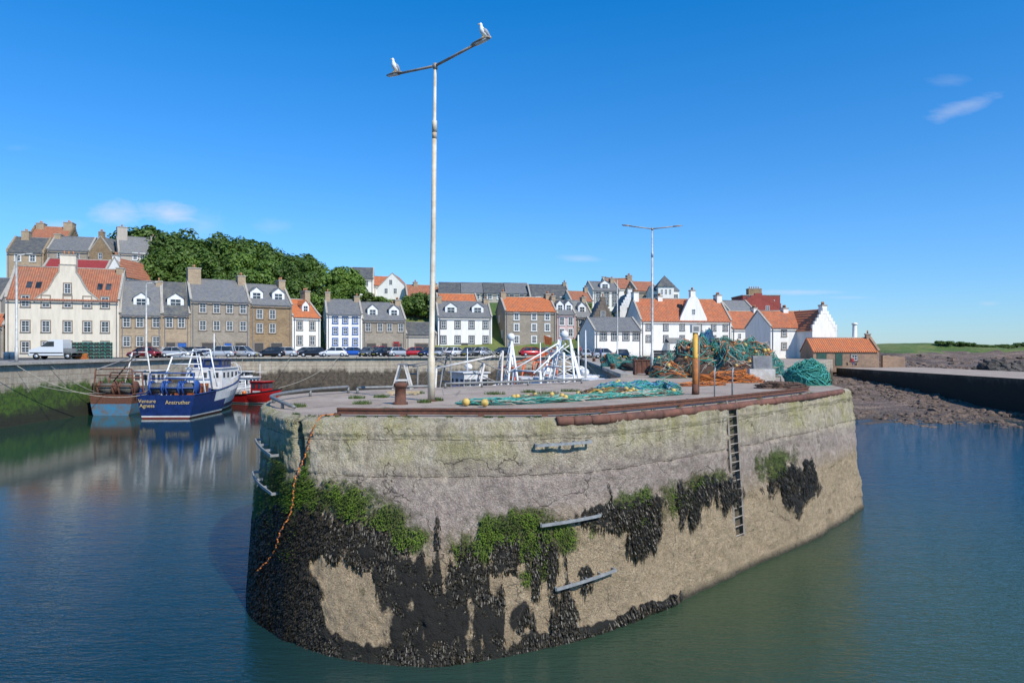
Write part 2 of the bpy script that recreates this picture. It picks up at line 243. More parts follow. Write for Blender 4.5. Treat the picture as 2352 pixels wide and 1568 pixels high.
# ------------------------------------------------------------ builder
def mesh_obj(name,V,Fc,mats,mi=None,smooth=None,parent=None):
    me=bpy.data.meshes.new(name); me.from_pydata([tuple(a) for a in V],[],Fc)
    for m_ in mats: me.materials.append(M[m_])
    if mi is not None: me.polygons.foreach_set('material_index',mi)
    if smooth is not None:
        me.polygons.foreach_set('use_smooth',smooth if not isinstance(smooth,bool) else [smooth]*len(me.polygons))
    me.update(); o=bpy.data.objects.new(name,me); col.objects.link(o)
    if parent: o.parent=parent
    return o
class Ob:
    def __init__(s,name,loc=(0,0,0),rz=0): s.name=name; s.loc=loc; s.rz=rz; s.P={}
    def add(s,part,mat,V,Fc,smooth=False):
        if part not in s.P: s.P[part]=dict(V=[],F=[],mi=[],sm=[],mats=[])
        P=s.P[part]
        if mat not in P['mats']: P['mats'].append(mat)
        k=P['mats'].index(mat); b=len(P['V']); P['V']+= [tuple(x) for x in V]
        for f in Fc: P['F'].append(tuple(i+b for i in f)); P['mi'].append(k); P['sm'].append(smooth)
    def box(s,part,mat,x0,x1,y0,y1,z0,z1):
        V=[(x0,y0,z0),(x1,y0,z0),(x1,y1,z0),(x0,y1,z0),(x0,y0,z1),(x1,y0,z1),(x1,y1,z1),(x0,y1,z1)]
        s.add(part,mat,V,[(0,3,2,1),(4,5,6,7),(0,1,5,4),(1,2,6,5),(2,3,7,6),(3,0,4,7)])
    def beam(s,part,mat,a,b,w,h):
        a=Vector(a); b=Vector(b); d=(b-a).normalized(); up=Vector((0,0,1)) if abs(d.z)<.95 else Vector((1,0,0))
        r=d.cross(up).normalized(); u=r.cross(d); V=[]
        for c in (a,b):
            for i,j in ((-1,-1),(1,-1),(1,1),(-1,1)): V.append(c+r*i*w/2+u*j*h/2)
        s.add(part,mat,V,[(3,2,1,0),(4,5,6,7),(0,1,5,4),(1,2,6,5),(2,3,7,6),(3,0,4,7)])
    def tube(s,part,mat,pts,r,n=8,cap=True,sc=(1,1)):
        pts=[Vector(p_) for p_ in pts]; rr=r if isinstance(r,(list,tuple)) else [r]*len(pts)
        V=[];Fc=[]; up=None
        for i,p_ in enumerate(pts):
            d=(pts[min(i+1,len(pts)-1)]-pts[max(i-1,0)]).normalized()
            if up is None:
                up=Vector((0,0,1)) if abs(d.z)<.9 else Vector((0,1,0))
            rt=d.cross(up).normalized(); up=rt.cross(d).normalized()
            for k in range(n):
                t=2*math.pi*k/n; V.append(p_+rt*math.cos(t)*rr[i]*sc[0]+up*math.sin(t)*rr[i]*sc[1])
        for i in range(len(pts)-1):
            for k in range(n):
                a=i*n+k; b=i*n+(k+1)%n; Fc.append((a,b,b+n,a+n))
        if cap: Fc.append(tuple(range(n))[::-1]); Fc.append(tuple(range((len(pts)-1)*n,len(pts)*n)))
        s.add(part,mat,V,Fc,True)
    def ball(s,part,mat,c,r,sc=(1,1,1),n=10,jit=0):
        V=[];Fc=[]; m_=n//2+1
        for i in range(m_+1):
            th=math.pi*i/m_
            for k in range(n):
                ph=2*math.pi*k/n; d=Vector((math.sin(th)*math.cos(ph),math.sin(th)*math.sin(ph),math.cos(th)))
                R=r*(1+jit*noise.noise(d*2+Vector(c)))
                V.append((c[0]+d.x*R*sc[0],c[1]+d.y*R*sc[1],c[2]+d.z*R*sc[2]))
        for i in range(m_):
            for k in range(n): a=i*n+k; b=i*n+(k+1)%n; Fc.append((a,a+n,b+n,b))
        s.add(part,mat,V,Fc,jit==0)
    def done(s,scale=1):
        if len(s.P)==1:
            P=list(s.P.values())[0]; o=mesh_obj(s.name,P['V'],P['F'],P['mats'],P['mi'],P['sm'])
            o.location=s.loc; o.rotation_euler=(0,0,s.rz); o.scale=(scale,)*3; return o
        e=bpy.data.objects.new(s.name,None); e.empty_display_size=.5; col.objects.link(e); e.location=s.loc; e.rotation_euler=(0,0,s.rz); e.scale=(scale,)*3
        for n_,P in s.P.items(): mesh_obj(n_,P['V'],P['F'],P['mats'],P['mi'],P['sm'],e)
        return e
def copyobj(src,loc,rz,scale=(1,1,1)):
    o=src.copy(); col.objects.link(o); o.location=loc; o.rotation_euler=(0,0,rz); o.scale=scale
    for c in src.children:
        k=c.copy(); col.objects.link(k); k.parent=o
    return o
# ------------------------------------------------------------ houses
def window(h,x,z,w=.95,hh=1.45,sur='surround_stone',frame='white_paint',y=0,fx=None,bars=(1,2),st=.16):
    def B(part,mat,a0,a1,o0,o1,z0,z1):
        if fx is None: h.box(part,mat,a0,a1,y-o1,y-o0,z0,z1)
        elif fx[0]=='R': h.box(part,mat,fx[1]+o0,fx[1]+o1,a0,a1,z0,z1)
        else: h.box(part,mat,fx[1]-o1,fx[1]-o0,a0,a1,z0,z1)
    a0,a1,z0,z1=x-w/2,x+w/2,z-hh/2,z+hh/2
    B('windows','window_glass',a0,a1,-.02,.012,z0,z1)
    if sur:
        B('window_surrounds',sur,a0-st,a0,-.02,.075,z0,z1); B('window_surrounds',sur,a1,a1+st,-.02,.075,z0,z1)
        B('window_surrounds',sur,a0-st,a1+st,-.02,.078,z1,z1+st*1.1); B('window_surrounds',sur,a0-st-.04,a1+st+.04,-.02,.12,z0-st*.8,z0)
    f=.065
    B('window_frames',frame,a0,a0+f,.0,.05,z0+f,z1-f);B('window_frames',frame,a1-f,a1,.0,.05,z0+f,z1-f)
    B('window_frames',frame,a0,a1,.0,.053,z0,z0+f);B('window_frames',frame,a0,a1,.0,.053,z1-f,z1)
    B('window_frames',frame,a0+f,a1-f,.0,.056,z-.04,z+.03)
    for i in range(bars[0]):
        xc=a0+(i+1)*w/(bars[0]+1); B('window_frames',frame,xc-.02,xc+.02,.0,.043,z0+f,z1-f)
    if bars[1]>1:
        for zc in (z-hh/4,z+hh/4): B('window_frames',frame,a0+f,a1-f,.0,.04,zc-.015,zc+.015)
def door(h,x,w=1.0,hh=2.1,mat='door_blue',sur='surround_stone'):
    h.box('door',mat,x-w/2,x+w/2,-.03,.02,.02,hh)
    h.box('door_surround',sur,x-w/2-.15,x-w/2,-.08,.02,0,hh); h.box('door_surround',sur,x+w/2,x+w/2+.15,-.08,.02,0,hh); h.box('door_surround',sur,x-w/2-.15,x+w/2+.15,-.083,.02,hh,hh+.18)
def gable_block(h,part,mat,x0,x1,y0,y1,zb,ze,zr):
    ym=(y0+y1)/2
    V=[(x0,y0,zb),(x1,y0,zb),(x1,y1,zb),(x0,y1,zb),(x0,y0,ze),(x1,y0,ze),(x1,y1,ze),(x0,y1,ze),(x0,ym,zr),(x1,ym,zr)]
    h.add(part,mat,V,[(0,1,5,4),(1,2,6,9,5),(2,3,7,6),(3,0,4,8,7),(4,5,9,8),(6,7,8,9)])
def gable_roof(h,mat,x0,x1,y0,y1,ze,zr,ov=.18,th=.14,part='roof'):
    ym=(y0+y1)/2; k=(zr-ze)/(ym-y0)
    for s_ in (-1,1):
        ye=y0-ov if s_<0 else y1+ov; zE=ze-k*ov
        V=[(x0,ye,zE+.02),(x1,ye,zE+.02),(x1,ym,zr+.02),(x0,ym,zr+.02),(x0,ye,zE+th),(x1,ye,zE+th),(x1,ym,zr+th),(x0,ym,zr+th)]
        F_=[(0,3,2,1),(4,5,6,7),(0,1,5,4),(1,2,6,5),(3,0,4,7)]
        if s_>0: F_=[f[::-1] for f in F_]
        h.add(part,mat,V,F_)
    h.tube(part,'coping' if 'slate' not in mat else 'lead',[(x0,ym,zr+th),(x1,ym,zr+th)],.11,6)
def coping(h,mat,x,y0,y1,ze,zr,w=.3,steps=False):
    ym=(y0+y1)/2
    if steps:
        n=max(4,int((ym-y0)/.55)); 
        for i in range(n):
            for s_ in (-1,1):
                ya=(y0 if s_<0 else y1)+(-s_)*i*(ym-y0)/n; yb=ya-s_*(ym-y0)/n*1.02
                z0=ze+(zr-ze)*i/n-.1; z1=ze+(zr-ze)*(i+1)/n+.32
                h.box('crow_steps',mat,x-w/2,x+w/2,min(ya,yb),max(ya,yb),z0,z1)
    else:
        for s_ in (-1,1):
            ye=y0-.12 if s_<0 else y1+.12
            h.beam('skews',mat,(x,ye,ze+.12),(x,ym,zr+.24),w,.22)
def chimney(h,x,y,zb,zt,w=.9,d=1.5,mat='stone_tan',pots=3):
    h.box('chimneys',mat,x-w/2,x+w/2,y-d/2,y+d/2,zb,zt-.18); h.box('chimneys','coping',x-w/2-.07,x+w/2+.07,y-d/2-.07,y+d/2+.07,zt-.18,zt)
    for i in range(pots):
        a=(i+.5)/pots-.5; px,py=(x,y+a*d*.85) if d>=w else (x+a*w*.85,y)
        h.tube('chimney_pots','chimney_pot',[(px,py,zt),(px,py,zt+.5)],[.14,.11],8)
def dormer(h,x,y0,zbase,w=1.6,hh=1.5,roofm='slate',rh=.7,slope=1.0,wall='white_paint',depth=2.5):
    yf=y0
    V=[(x-w/2,yf,zbase),(x+w/2,yf,zbase),(x+w/2,yf,zbase+hh),(x,yf,zbase+hh+rh),(x-w/2,yf,zbase+hh)]
    V+= [(a,yf+depth,c) for a,b,c in V]
    h.add('dormers',wall,V,[(0,1,2,3,4),(1,6,7,2),(0,4,9,5)])
    o=.15
    R=[(x-w/2-o,yf-o,zbase+hh-.08),(x,yf-o,zbase+hh+rh+.09),(x+w/2+o,yf-o,zbase+hh-.08)]
    R=R+[(a,yf+depth+.3,c) for a,b,c in R]; R=R+[(a,b,c-.09) for a,b,c in R]
    h.add('dormer_roofs',roofm,R,[(0,1,4,3),(1,2,5,4),(6,9,10,7),(7,10,11,8),(0,6,7,1),(1,7,8,2)])
    window(h,x,zbase+hh*.52,w*.66,hh*.72,None,'white_paint',y=yf,bars=(1,1))
def house(name,u0,d0,u1,d1,ve,vr,depth,wall,roof,zb=5.15,rows=(),cols=(),win=(.95,1.45),sur='surround_stone',dorm=(),chim=(),doors=(),steps=False,cop=True,dz=None,side=(),chm='stone_tan',pots=3,extra=None):
    A=Vector((xx(u0,d0),d0)); Bv=Vector((xx(u1,d1),d1)); D=Bv-A; w=D.length; rz=math.atan2(D.y,D.x); dm=(d0+d1)/2
    ze=zz(ve,dm)-zb; zr=zz(vr,dm+depth/2)-zb
    h=Ob(name,(A.x,A.y,zb),rz)
    gable_block(h,'walls',wall,0,w,0,depth,-1.5,ze,zr)
    c=.12 if cop else -.15
    gable_roof(h,roof,c,w-c,0,depth,ze,zr)
    if cop:
        for x in (.06,w-.06): coping(h,wall if steps else 'coping',x,0,depth,ze,zr,.34,steps)
    h.box('gutter','lead',.1,w-.1,-.34,-.22,ze-.36,ze-.24)
    for i in range(2): xg=.35 if i==0 else w-.35; h.box('downpipes','lead',xg-.05,xg+.05,-.13,-.03,0,ze-.2)
    for v in rows:
        z=zz(v,dm)-zb
        for cc in cols: window(h,cc*w,z,win[0],win[1],sur,bars=(1,2))
    for dd in doors: door(h,dd[0]*w,dd[2] if len(dd)>2 else 1.0,2.1,dd[1],sur or 'surround_white')
    k=(zr-ze)/(depth/2)
    for dd in dorm:
        y=dd[2] if len(dd)>2 else 1.2
        dormer(h,dd[0]*w,y,ze+k*y-.25,dd[1],1.5,roof,.75)
    for cc in chim: # (frac, top v, width, depthdim)
        zt=zz(cc[1],dm+depth/2)-zb; chimney(h,min(max(cc[0]*w,cc[2]/2+.01),w-cc[2]/2-.01),depth/2,zr-1.2,zt,cc[2],cc[3],cc[4] if len(cc)>4 else chm,pots)
    for sd in side: # ('R' or 'L', y, z)
        window(h,sd[1],sd[2],.8,1.2,sur,fx=(sd[0],w if sd[0]=='R' else 0))
    if extra: extra(h,w,ze,zr,dm)
    return h.done()
# front row, left to right
def dutch(h,w,ze,zr,dm):
    c=.535*w; hw=4.1
    prof=[(-hw,0),(-hw+.1,.6),(-hw+.8,1.2),(-hw+1.6,1.9),(-hw+2.1,2.8),(-hw+2.6,3.9),(-1.05,4.6),(-1.0,5.6)]
    P=[(c+a,ze-.6+b) for a,b in prof]+[(c-a,ze-.6+b) for a,b in prof[::-1]]
    V=[(a,-.06,b) for a,b in P]+[(a,.5,b) for a,b in P]; n=len(P)
    h.add('curved_gable','cream_harling',V,[tuple(range(n)),tuple(range(2*n-1,n-1,-1))]+[(i,i+n,(i+1)%n+n,(i+1)%n) for i in range(n)])
    for i in range(n-1): h.beam('gable_coping','coping',(P[i][0],.22,P[i][1]+.05),(P[i+1][0],.22,P[i+1][1]+.05),.7,.14)
    R=[(c-3.3,.4,ze+.2),(c,.4,ze+3.7),(c+3.3,.4,ze+.2),(c-3.3,4.5,ze+.2),(c,5.2,ze+3.7),(c+3.3,4.5,ze+.2)]
    h.add('cross_roof','pantile_old',R,[(0,1,4,3),(1,2,5,4)])
    window(h,c,ze+1.6,.8,1.4,'surround_stone',y=-.06)
    chimney(h,c,.7,ze+4.0,ze+6.6,2.0,1.0,'cream_harling',3)
    for x in (.17,.25,.80,.88):
        y=1.8; k=(zr-ze)/4.5; V=[(x*w-.35,y-.45,ze+k*(y-.45)+.2),(x*w+.35,y-.45,ze+k*(y-.45)+.2),(x*w+.35,y+.45,ze+k*(y+.45)+.2),(x*w-.35,y+.45,ze+k*(y+.45)+.2)]
        h.add('skylights','window_glass',V,[(0,1,2,3)])
house('cream_gabled_house',12,96,274,101,688,618,9,'cream_harling','pantile_old',rows=(693,750,797),cols=(.17,.345,.535,.71,.87),chim=((.985,612,1.0,1.6),),cop=True,extra=dutch,win=(.95,1.55))
house('red_roofed_cottage',-90,94,8,96,748,722,8,'stone_grey','pantile',rows=(785,),cols=(.3,.7))
house('slate_gabled_house',-120,104,2,106,690,640,9,'grey_harling','slate_dark',rows=(720,),cols=(.3,.7),zb=5.3)
house('tan_stone_house',275,101,372,103.5,722,648,9,'stone_tan','slate',rows=(740,784),cols=(.16,.47,.86),dorm=((.5,2.1),),chim=((.98,645,.9,1.5),),doors=((.66,'door_dark'),))
house('tan_stone_house',372.5,103.5,437,105.5,722,652,9,'stone_tan','slate_dark',rows=(741,),cols=(.25,.68),dorm=((.5,2.3),),doors=((.3,'door_dark',1.2),(.7,'door_blue',1.2)))
house('grey_stone_house',437.5,105.5,574,110,692,646,9.5,'stone_grey','slate',rows=(708,748),cols=(.2,.43,.65,.88),chim=((.0,620,1.9,2.4,'stone_tan'),(.99,632,1.2,2)),doors=((.3,'door_dark',2.0),(.62,'door_blue',1.0),(.84,'door_dark',1.6)),pots=4)
house('brown_stone_house',574.5,110,671,114,700,657,9,'stone_brown','slate',rows=(722,754),cols=(.22,.52),dorm=((.2,2),(.72,2)),chim=((.97,643,1.1,2),),doors=((.2,'door_dark',1.4),(.62,'door_dark',1.8)))
house('small_white_house',671.5,114,736,118,728,690,8,'white_harling','pantile_bright',rows=(748,782),cols=(.25,.7),dorm=((.6,1.3),),chim=((.03,672,.9,1.4),(.97,668,1.0,1.6)))
house('white_blue_trimmed_house',750,120,832,122,722,690,9,'white_harling','slate',rows=(735,760,785),cols=(.24,.52,.8),sur='surround_blue',win=(.75,1.1),chim=((.02,672,.9,1.5),(.98,680,1.0,1.5)),side=(('L',3,3),('L',6,5.5)))
house('grey_stone_house',832.5,122,932,125,735,697,9,'stone_grey','slate',rows=(752,),cols=(.13,.4,.62,.88),dorm=((.26,1.8),(.76,1.8)),chim=((.98,688,1.1,1.6),(.8,697,.9,.9)),doors=((.2,'door_dark',1.6),(.5,'door_dark',1.0),(.8,'door_dark',1.6)))
house('low_slate_shed',933,126,1003,128,768,742,8,'grey_harling','slate_dark',doors=((.5,'door_dark',2.4),))
house('white_dormered_house',1006,128,1130,130,728,694,9,'white_harling','slate',rows=(746,780),cols=(.1,.36,.62,.88),dorm=((.25,2.2),(.75,2.2)),chim=((.02,682,1,1.5),(.97,686,1,1.5)),doors=((.49,'door_dark'),),sur='surround_dark',win=(.85,1.3))
house('orange_roofed_house',1008,141,1100,143,700,676,8,'white_harling','pantile_bright',zb=8)
house('tall_brown_stone_house',1160,129,1278,131,715,684,10,'stone_grey','pantile_bright',rows=(727,752,780),cols=(.22,.56,.82),sur='surround_white',chim=((.03,672,1,1.6),(.97,674,1,1.6)),side=(('L',3,4),('L',6,7)),win=(.85,1.3))
house('pink_house',1280,131,1322,132,722,692,8,'pink_harling','slate',rows=(738,764),cols=(.25,.72),dorm=((.27,1.5),(.74,1.5)),sur='surround_white',chim=((.03,680,.8,1.2),),doors=((.5,'door_blue'),))
house('narrow_stone_house',1322.5,132,1362,133,728,692,8,'stone_tan','slate_light',rows=(742,768),cols=(.28,.74),chim=((.9,682,.9,1.2),),dorm=((.5,1.6),))
def gabled_front(name,u0,u1,d,ve,vr,depth,wall,roof,zb=5.1,wins=(),steps=False,chim=None,sur='surround_stone',rz=0):
    w=xx(u1,d)-xx(u0,d); ze=zz(ve,d)-zb; zr=zz(vr,d)-zb; h=Ob(name,(xx(u0,d),d,zb),rz)
    V=[(0,0,-1.5),(w,0,-1.5),(w,0,ze),(w/2,0,zr),(0,0,ze)]; V+=[(a,depth,c) for a,b,c in V]
    h.add('walls',wall,V,[(0,1,2,3,4),(9,8,7,6,5),(1,6,7,2),(0,4,9,5)])
    R=[(-.2,.15,ze-.1),(w/2,.15,zr+.12),(w+.2,.15,ze-.1)]; R+=[(a,depth,c) for a,b,c in R]; R+=[(a,b,c-.12) for a,b,c in R]
    h.add('roof',roof,R,[(0,1,4,3),(1,2,5,4),(6,9,10,7),(7,10,11,8),(0,6,7,1),(1,7,8,2),(0,3,9,6),(2,8,11,5)])
    if steps:
        n=6
        for i in range(n):
            for s_ in (0,1):
                a=i*w/2/n; b=(i+1)*w/2/n
                if s_: a,b=w-b,w-a
                h.box('crow_steps',wall,a,b,-.03,.35,ze+(zr-ze)*i/n-.2,ze+(zr-ze)*(i+1)/n+.28)
    else:
        for s_ in (0,1): h.beam('skews','coping',(0 if s_==0 else w,.1,ze+.05),(w/2,.1,zr+.15),.3,.2)
    for fx_,v in wins: window(h,fx_*w,zz(v,d)-zb,.8,1.2,sur)
    if chim: chimney(h,w/2,.5,zr-.8,zz(chim,d)-zb,.9,.9,wall,2)
    return h.done()
gabled_front('crowstepped_stone_house',1362,1408,128,735,688,12,'stone_dark','slate',wins=((.5,722),(.35,745)),steps=True,chim=680)
house('white_slate_cottage',1366,118,1474,120,760,731,8,'white_harling','slate',rows=(772,),cols=(.18,.42,.66,.88),sur='surround_dark',win=(1.0,1.3))
def bigwhite(h,w,ze,zr,dm):
    c=.575*w; hw=2.7; P=[(c-hw,ze-.3),(c-hw+.1,ze+.5),(c-1.0,zr-.3),(c-.45,zr+.35),(c+.45,zr+.35),(c+1.0,zr-.3),(c+hw-.1,ze+.5),(c+hw,ze-.3)]
    n=len(P); V=[(a,-.05,b) for a,b in P]+[(a,.5,b) for a,b in P]
    h.add('front_gable','white_harling',V,[tuple(range(n)),tuple(range(2*n-1,n-1,-1))]+[(i,i+n,(i+1)%n+n,(i+1)%n) for i in range(n)])
    R=[(c-2.7,.4,ze+.1),(c,.4,zr-.1),(c+2.7,.4,ze+.1),(c-2.7,3.5,ze+.1),(c,4.2,zr-.1),(c+2.7,3.5,ze+.1)]; h.add('cross_roof','pantile',R,[(0,1,4,3),(1,2,5,4)])
    window(h,c,ze+1.7,.7,1.0,None,y=-.05)
    chimney(h,c,.6,zr,zr+1.5,.9,.9,'white_harling',2)
    h.box('porch','white_harling',.28*w,.42*w,-1.5,0,0,2.3); V=[(.27*w,-1.7,2.3),(.43*w,-1.7,2.3),(.43*w,0,3.2),(.27*w,0,3.2)]; h.add('porch_roof','slate_light',V,[(0,1,2,3)])
house('long_white_pantiled_house',1472,124,1680,127,737,688,9,'white_harling','pantile',rows=(752,778),cols=(.08,.27,.45,.64,.8,.93),sur='surround_dark',win=(.7,1.05),chim=((.02,672,1,1.5,'white_harling'),(.3,680,.9,1.2,'white_harling'),(.98,676,1,1.6,'white_harling')),extra=bigwhite,steps=False)
house('low_white_pantiled_house',1681,127,1768,129,754,716,9,'white_harling','pantile',rows=(772,),cols=(.2,.5,.8),sur=None,win=(.7,1.0),chim=((.97,706,.8,1.2,'white_harling'),),zb=4.8)
gabled_front('red_brown_building',1690,1794,150,704,676,12,'redbrown_render','slate_dark',zb=5,wins=((.3,708),(.7,708)),steps=True,sur=None)
h=Ob('red_brown_building',(xx(1706,156),156,5)); w=xx(1792,156)-xx(1706,156); zt=zz(679,156)-5; h.box('walls','redbrown_render',0,w,0,8,-1,zt); h.box('parapet','coping',-.1,w+.1,-.1,8.1,zt,zt+.2); chimney(h,w*.38,2,zt,zz(661,156)-5,3.0,1.8,'stone_brown',5)
for a in (.2,.5,.8): window(h,a*w,zt-1.6,.9,1.3,None)
h.done()
# right white house: long front plus crow-stepped gable end facing the sea
house('white_crowstepped_house',1770,112,1872,113.2,752,716,8.5,'white_harling','pantile',rows=(765,795),cols=(.3,.82),sur='surround_stone',win=(.7,1.0),zb=4.1,chim=((.62,707,.9,1.1,'white_harling'),))
gabled_front('white_crowstepped_house',1866,1932,109,757,710,8,'white_harling','pantile',zb=4.0,wins=((.7,798),),steps=True,chim=699,rz=math.radians(14))
def shedf():
    d=104.0; h=Ob('stone_shed',(xx(1868,d),d,zz(839,d)),math.radians(-8)); w=xx(1995,d)-xx(1868,d); ze=2.1; zr=4.1
    dp=7.0; gable_block(h,'walls','stone_red',0,w+1.0,0,dp,-1,ze,zr); gable_roof(h,'pantile_bright',-.1,w+.85,0,dp,ze,zr)
    coping(h,'stone_red',w+.95,0,dp,ze,zr,.35); chimney(h,w+.6,dp/2,zr-.3,zr+.8,.6,.8,'stone_red',1)
    h.box('door','door_green',.5,1.9,-.05,.02,0,1.85); h.box('door','door_green',3.2,4.2,-.05,.02,0,1.85); window(h,5.9,1.2,.8,.8,'surround_stone',bars=(1,1))
    h.done()
    g=Ob('stone_yard_wall',(xx(2040,d),d+1.5,zz(839,d)),math.radians(4)); 
    for i in range(6): g.box('wall','stone_red',i*.6,i*.6+.6,0,.5,-1,1.5-.06*i+.08*(i%2))
    g.done()
    k=Ob('white_chimney_stack',(xx(1963,120),120,4)); zt=zz(741,120)-4
    k.tube('stack','white_harling',[(0,0,0),(0,0,2.2),(0,0,2.3),(0,0,zt-.5),(0,0,zt)],[.75,.65,.42,.36,.3],12); k.tube('cap','white_harling',[(0,0,zt-.35),(0,0,zt-.1)],.48,12); k.done()
shedf()
# upper town (on the hill)
house('crowstepped_mansion',15,140,100,142,580,548,10,'stone_tan','slate_dark',zb=17,rows=(592,),cols=(.3,.7),sur='surround_white',chim=((.3,533,1.4,2),),steps=True,dorm=())
house('crowstepped_mansion',60,147,152,149,556,523,10,'stone_brown','pantile_old',zb=17,rows=(572,),cols=(.3,.7),chim=((.15,515,1.5,2),(.98,511,1.8,2.4)),steps=True)
house('slate_stone_house',108,138,205,140,575,546,9,'stone_grey','slate',zb=17,rows=(590,),cols=(.3,.7),sur=None,chim=((.0,540,1.2,1.8),))
gabled_front('gabled_stone_house',205,256,139,578,543,9,'stone_brown','slate',zb=15,wins=((.5,588),),chim=531)
house('grey_harled_house',272,136,366,140,583,548,10,'grey_harling','slate_light',zb=14,rows=(590,612),cols=(.4,.58,.78),win=(.7,1.3),sur='surround_white',chim=((.0,527,1.8,2.6,'grey_harling'),(.98,543,1.2,2,'grey_harling')),steps=True)
house('red_roofed_house',92,121,240,124,628,598,9,'white_harling','red_metal_roof',zb=9,rows=(),cols=())
gabled_front('white_gabled_cottage',238,288,119,634,592,9,'white_harling','pantile_old',zb=9,wins=((.5,640),),chim=585)
house('white_slate_house',806,168,858,169,640,616,8,'white_harling','slate_dark',zb=14,rows=(650,670),cols=(.25,.7),win=(.8,1.3),sur=None)
gabled_front('white_gabled_townhouse',866,936,165,662,628,10,'white_harling','pantile',zb=14,wins=((.3,668),(.6,668),(.45,648)),sur=None)
house('pantiled_townhouse',858,170,900,171,655,636,8,'white_harling','pantile',zb=14)
house('pantiled_terrace',935,160,1012,162,682,656,8,'stone_tan','pantile_old',zb=12,chim=((.3,648,1,1.4),(.9,650,1,1.4)))
for i,(a,b) in enumerate(((1008,1060),(1060.5,1112),(1112.5,1162),(1162.5,1214))):
    house('slate_terrace_house',a,158,b,158.5,672+i*.5,650+i*.5,9,'grey_harling','slate' if i%2 else 'slate_dark',zb=11,rows=(681,),cols=(.25,.7),win=(1,1.2),sur='surround_white',cop=False)
house('dark_roofed_house',1218,156,1310,157,684,655,10,'grey_harling','slate_dark',zb=11,rows=(690,),cols=(.2,.5,.8),sur='surround_white',chim=((.95,648,.8,1),))
house('pantiled_cottage',1312,152,1362,153,692,670,8,'white_harling','pantile_old',zb=10,chim=((.9,660,.8,1.2),))
house('white_villa',1362,160,1424,161,668,648,9,'white_harling','slate',zb=9,rows=(676,695),cols=(.2,.5,.8),sur='surround_dark',dorm=((.5,2.2),),chim=((.9,640,1,1.5),))
house('pantiled_villa',1395,170,1462,171,662,640,9,'white_harling','pantile_old',zb=9,rows=(675,),cols=(.3,.7),sur=None,chim=((.98,632,1.2,1.8),(.1,640,1,1.5)))
gabled_front('white_crowstepped_house',1424,1470,136,712,672,12,'white_harling','slate',zb=6,wins=((.5,715),(.5,735)),steps=True,chim=662)
house('pantiled_house',1462,158,1512,159,668,648,8,'stone_grey','pantile_old',zb=8,chim=((.1,652,1,1.4),))
h=Ob('turreted_villa',(xx(1500,150),150,8)); w=xx(1560,150)-xx(1500,150); ze=zz(668,150)-8
gable_block(h,'walls','white_harling',0,w,0,8,-1,ze,zz(655,150)-8); gable_roof(h,'slate',-.1,w+.1,0,8,ze,zz(655,150)-8)
c=w*.45; h.box('turret','white_harling',c-1.7,c+1.7,-1.2,2,0,ze+.9); zt=zz(632,150)-8
h.add('turret_roof','slate_dark',[(c-2,-1.5,ze+.9),(c+2,-1.5,ze+.9),(c+2,2.3,ze+.9),(c-2,2.3,ze+.9),(c,.4,zt)],[(0,1,4),(1,2,4),(2,3,4),(3,0,4)])
for a in (-.9,.0,.9): window(h,c+a,ze-.3,.5,1.1,None,y=-1.2)
for a in (.1,.85): window(h,a*w,ze-1.6,.8,1.3,'surround_dark')
h.done()
house('slate_roofed_cottage',1676,140,1735,141,716,692,8,'white_harling','slate_light',zb=6)
# ------------------------------------------------------------ ground, quays, terrain
def slab(name,poly,zt,zb,top,side):
    n=len(poly); V=[(a,b,zt) for a,b in poly]+[(a,b,zb) for a,b in poly]
    Fc=[tuple(range(n))]+[(i,i+n,(i+1)%n+n,(i+1)%n) for i in range(n)]
    return mesh_obj(name,V,Fc,[top,side],[0]+[1]*n)
TOP=[(-8.0,23.4),(-7.5,20.8),(-6.7,18.6),(-5.75,16.95),(-4.85,16.05),(-3.6,15.75),(-1.8,15.72),(-.2,15.62),(1.6,15.9),(3.6,17.3),(6.35,19.75),(10.0,23.4),(13.5,27.3)]
BOT=[(-8.2,22.6),(-7.3,19.3),(-6.3,16.6),(-5.2,15.3),(-4.65,14.85),(-3.39,14.13),(-1.55,13.8),(-.24,14.23),(1.75,15.25),(3.9,16.95),(6.58,19.6),(10.5,23.3),(14.15,27.5)]
def catmull(P,n):
    P=[Vector(p_) for p_ in P]; out=[]
    for i in range(len(P)-1):
        p0=P[max(i-1,0)];p1=P[i];p2=P[i+1];p3=P[min(i+2,len(P)-1)]
        if i==0: p0=2*p1-p2
        if i==len(P)-2: p3=2*p2-p1
        for k in range(n):
            t=k/n; out.append(.5*((2*p1)+(-p0+p2)*t+(2*p0-5*p1+4*p2-p3)*t*t+(-p0+3*p1-3*p2+p3)*t**3))
    out.append(P[-1]); return out
NS=52; T_=catmull(TOP,NS); B_=catmull(BOT,NS)
UK=[607,598,588,648,688,809,999,1145,1347,1520,1690,1865,1968]
def key_of_u(u):
    for i in range(2,len(UK)-1):
        if u<=UK[i+1]: return i+(u-UK[i])/(UK[i+1]-UK[i])
    return len(UK)-1.001
def vt(u): return np.interp(u,[590,700,1280,1680,1950],[935,957,960,927,892])
def vb_(u): return np.interp(u,[570,665,800,1000,1150,1400,1700,1985],[1410,1470,1510,1527,1505,1440,1310,1165])
def wz(u,v): return 4.8*(1-(v-vt(u))/(vb_(u)-vt(u)))
def wall_pt(k,z,off=0.0):
    i=min(int(k*NS),len(T_)-2); f=k*NS-i
    t=T_[i].lerp(T_[i+1],f); b=B_[i].lerp(B_[i+1],f); a=z/4.8
    p_=b.lerp(t,a); d=(T_[i+1]-T_[i]); nrm=Vector((d.y,-d.x)).normalized(); p_=p_+nrm*off
    return Vector((p_.x,p_.y,z)),Vector((nrm.x,nrm.y,0)),Vector((d.x,d.y,0)).normalized()
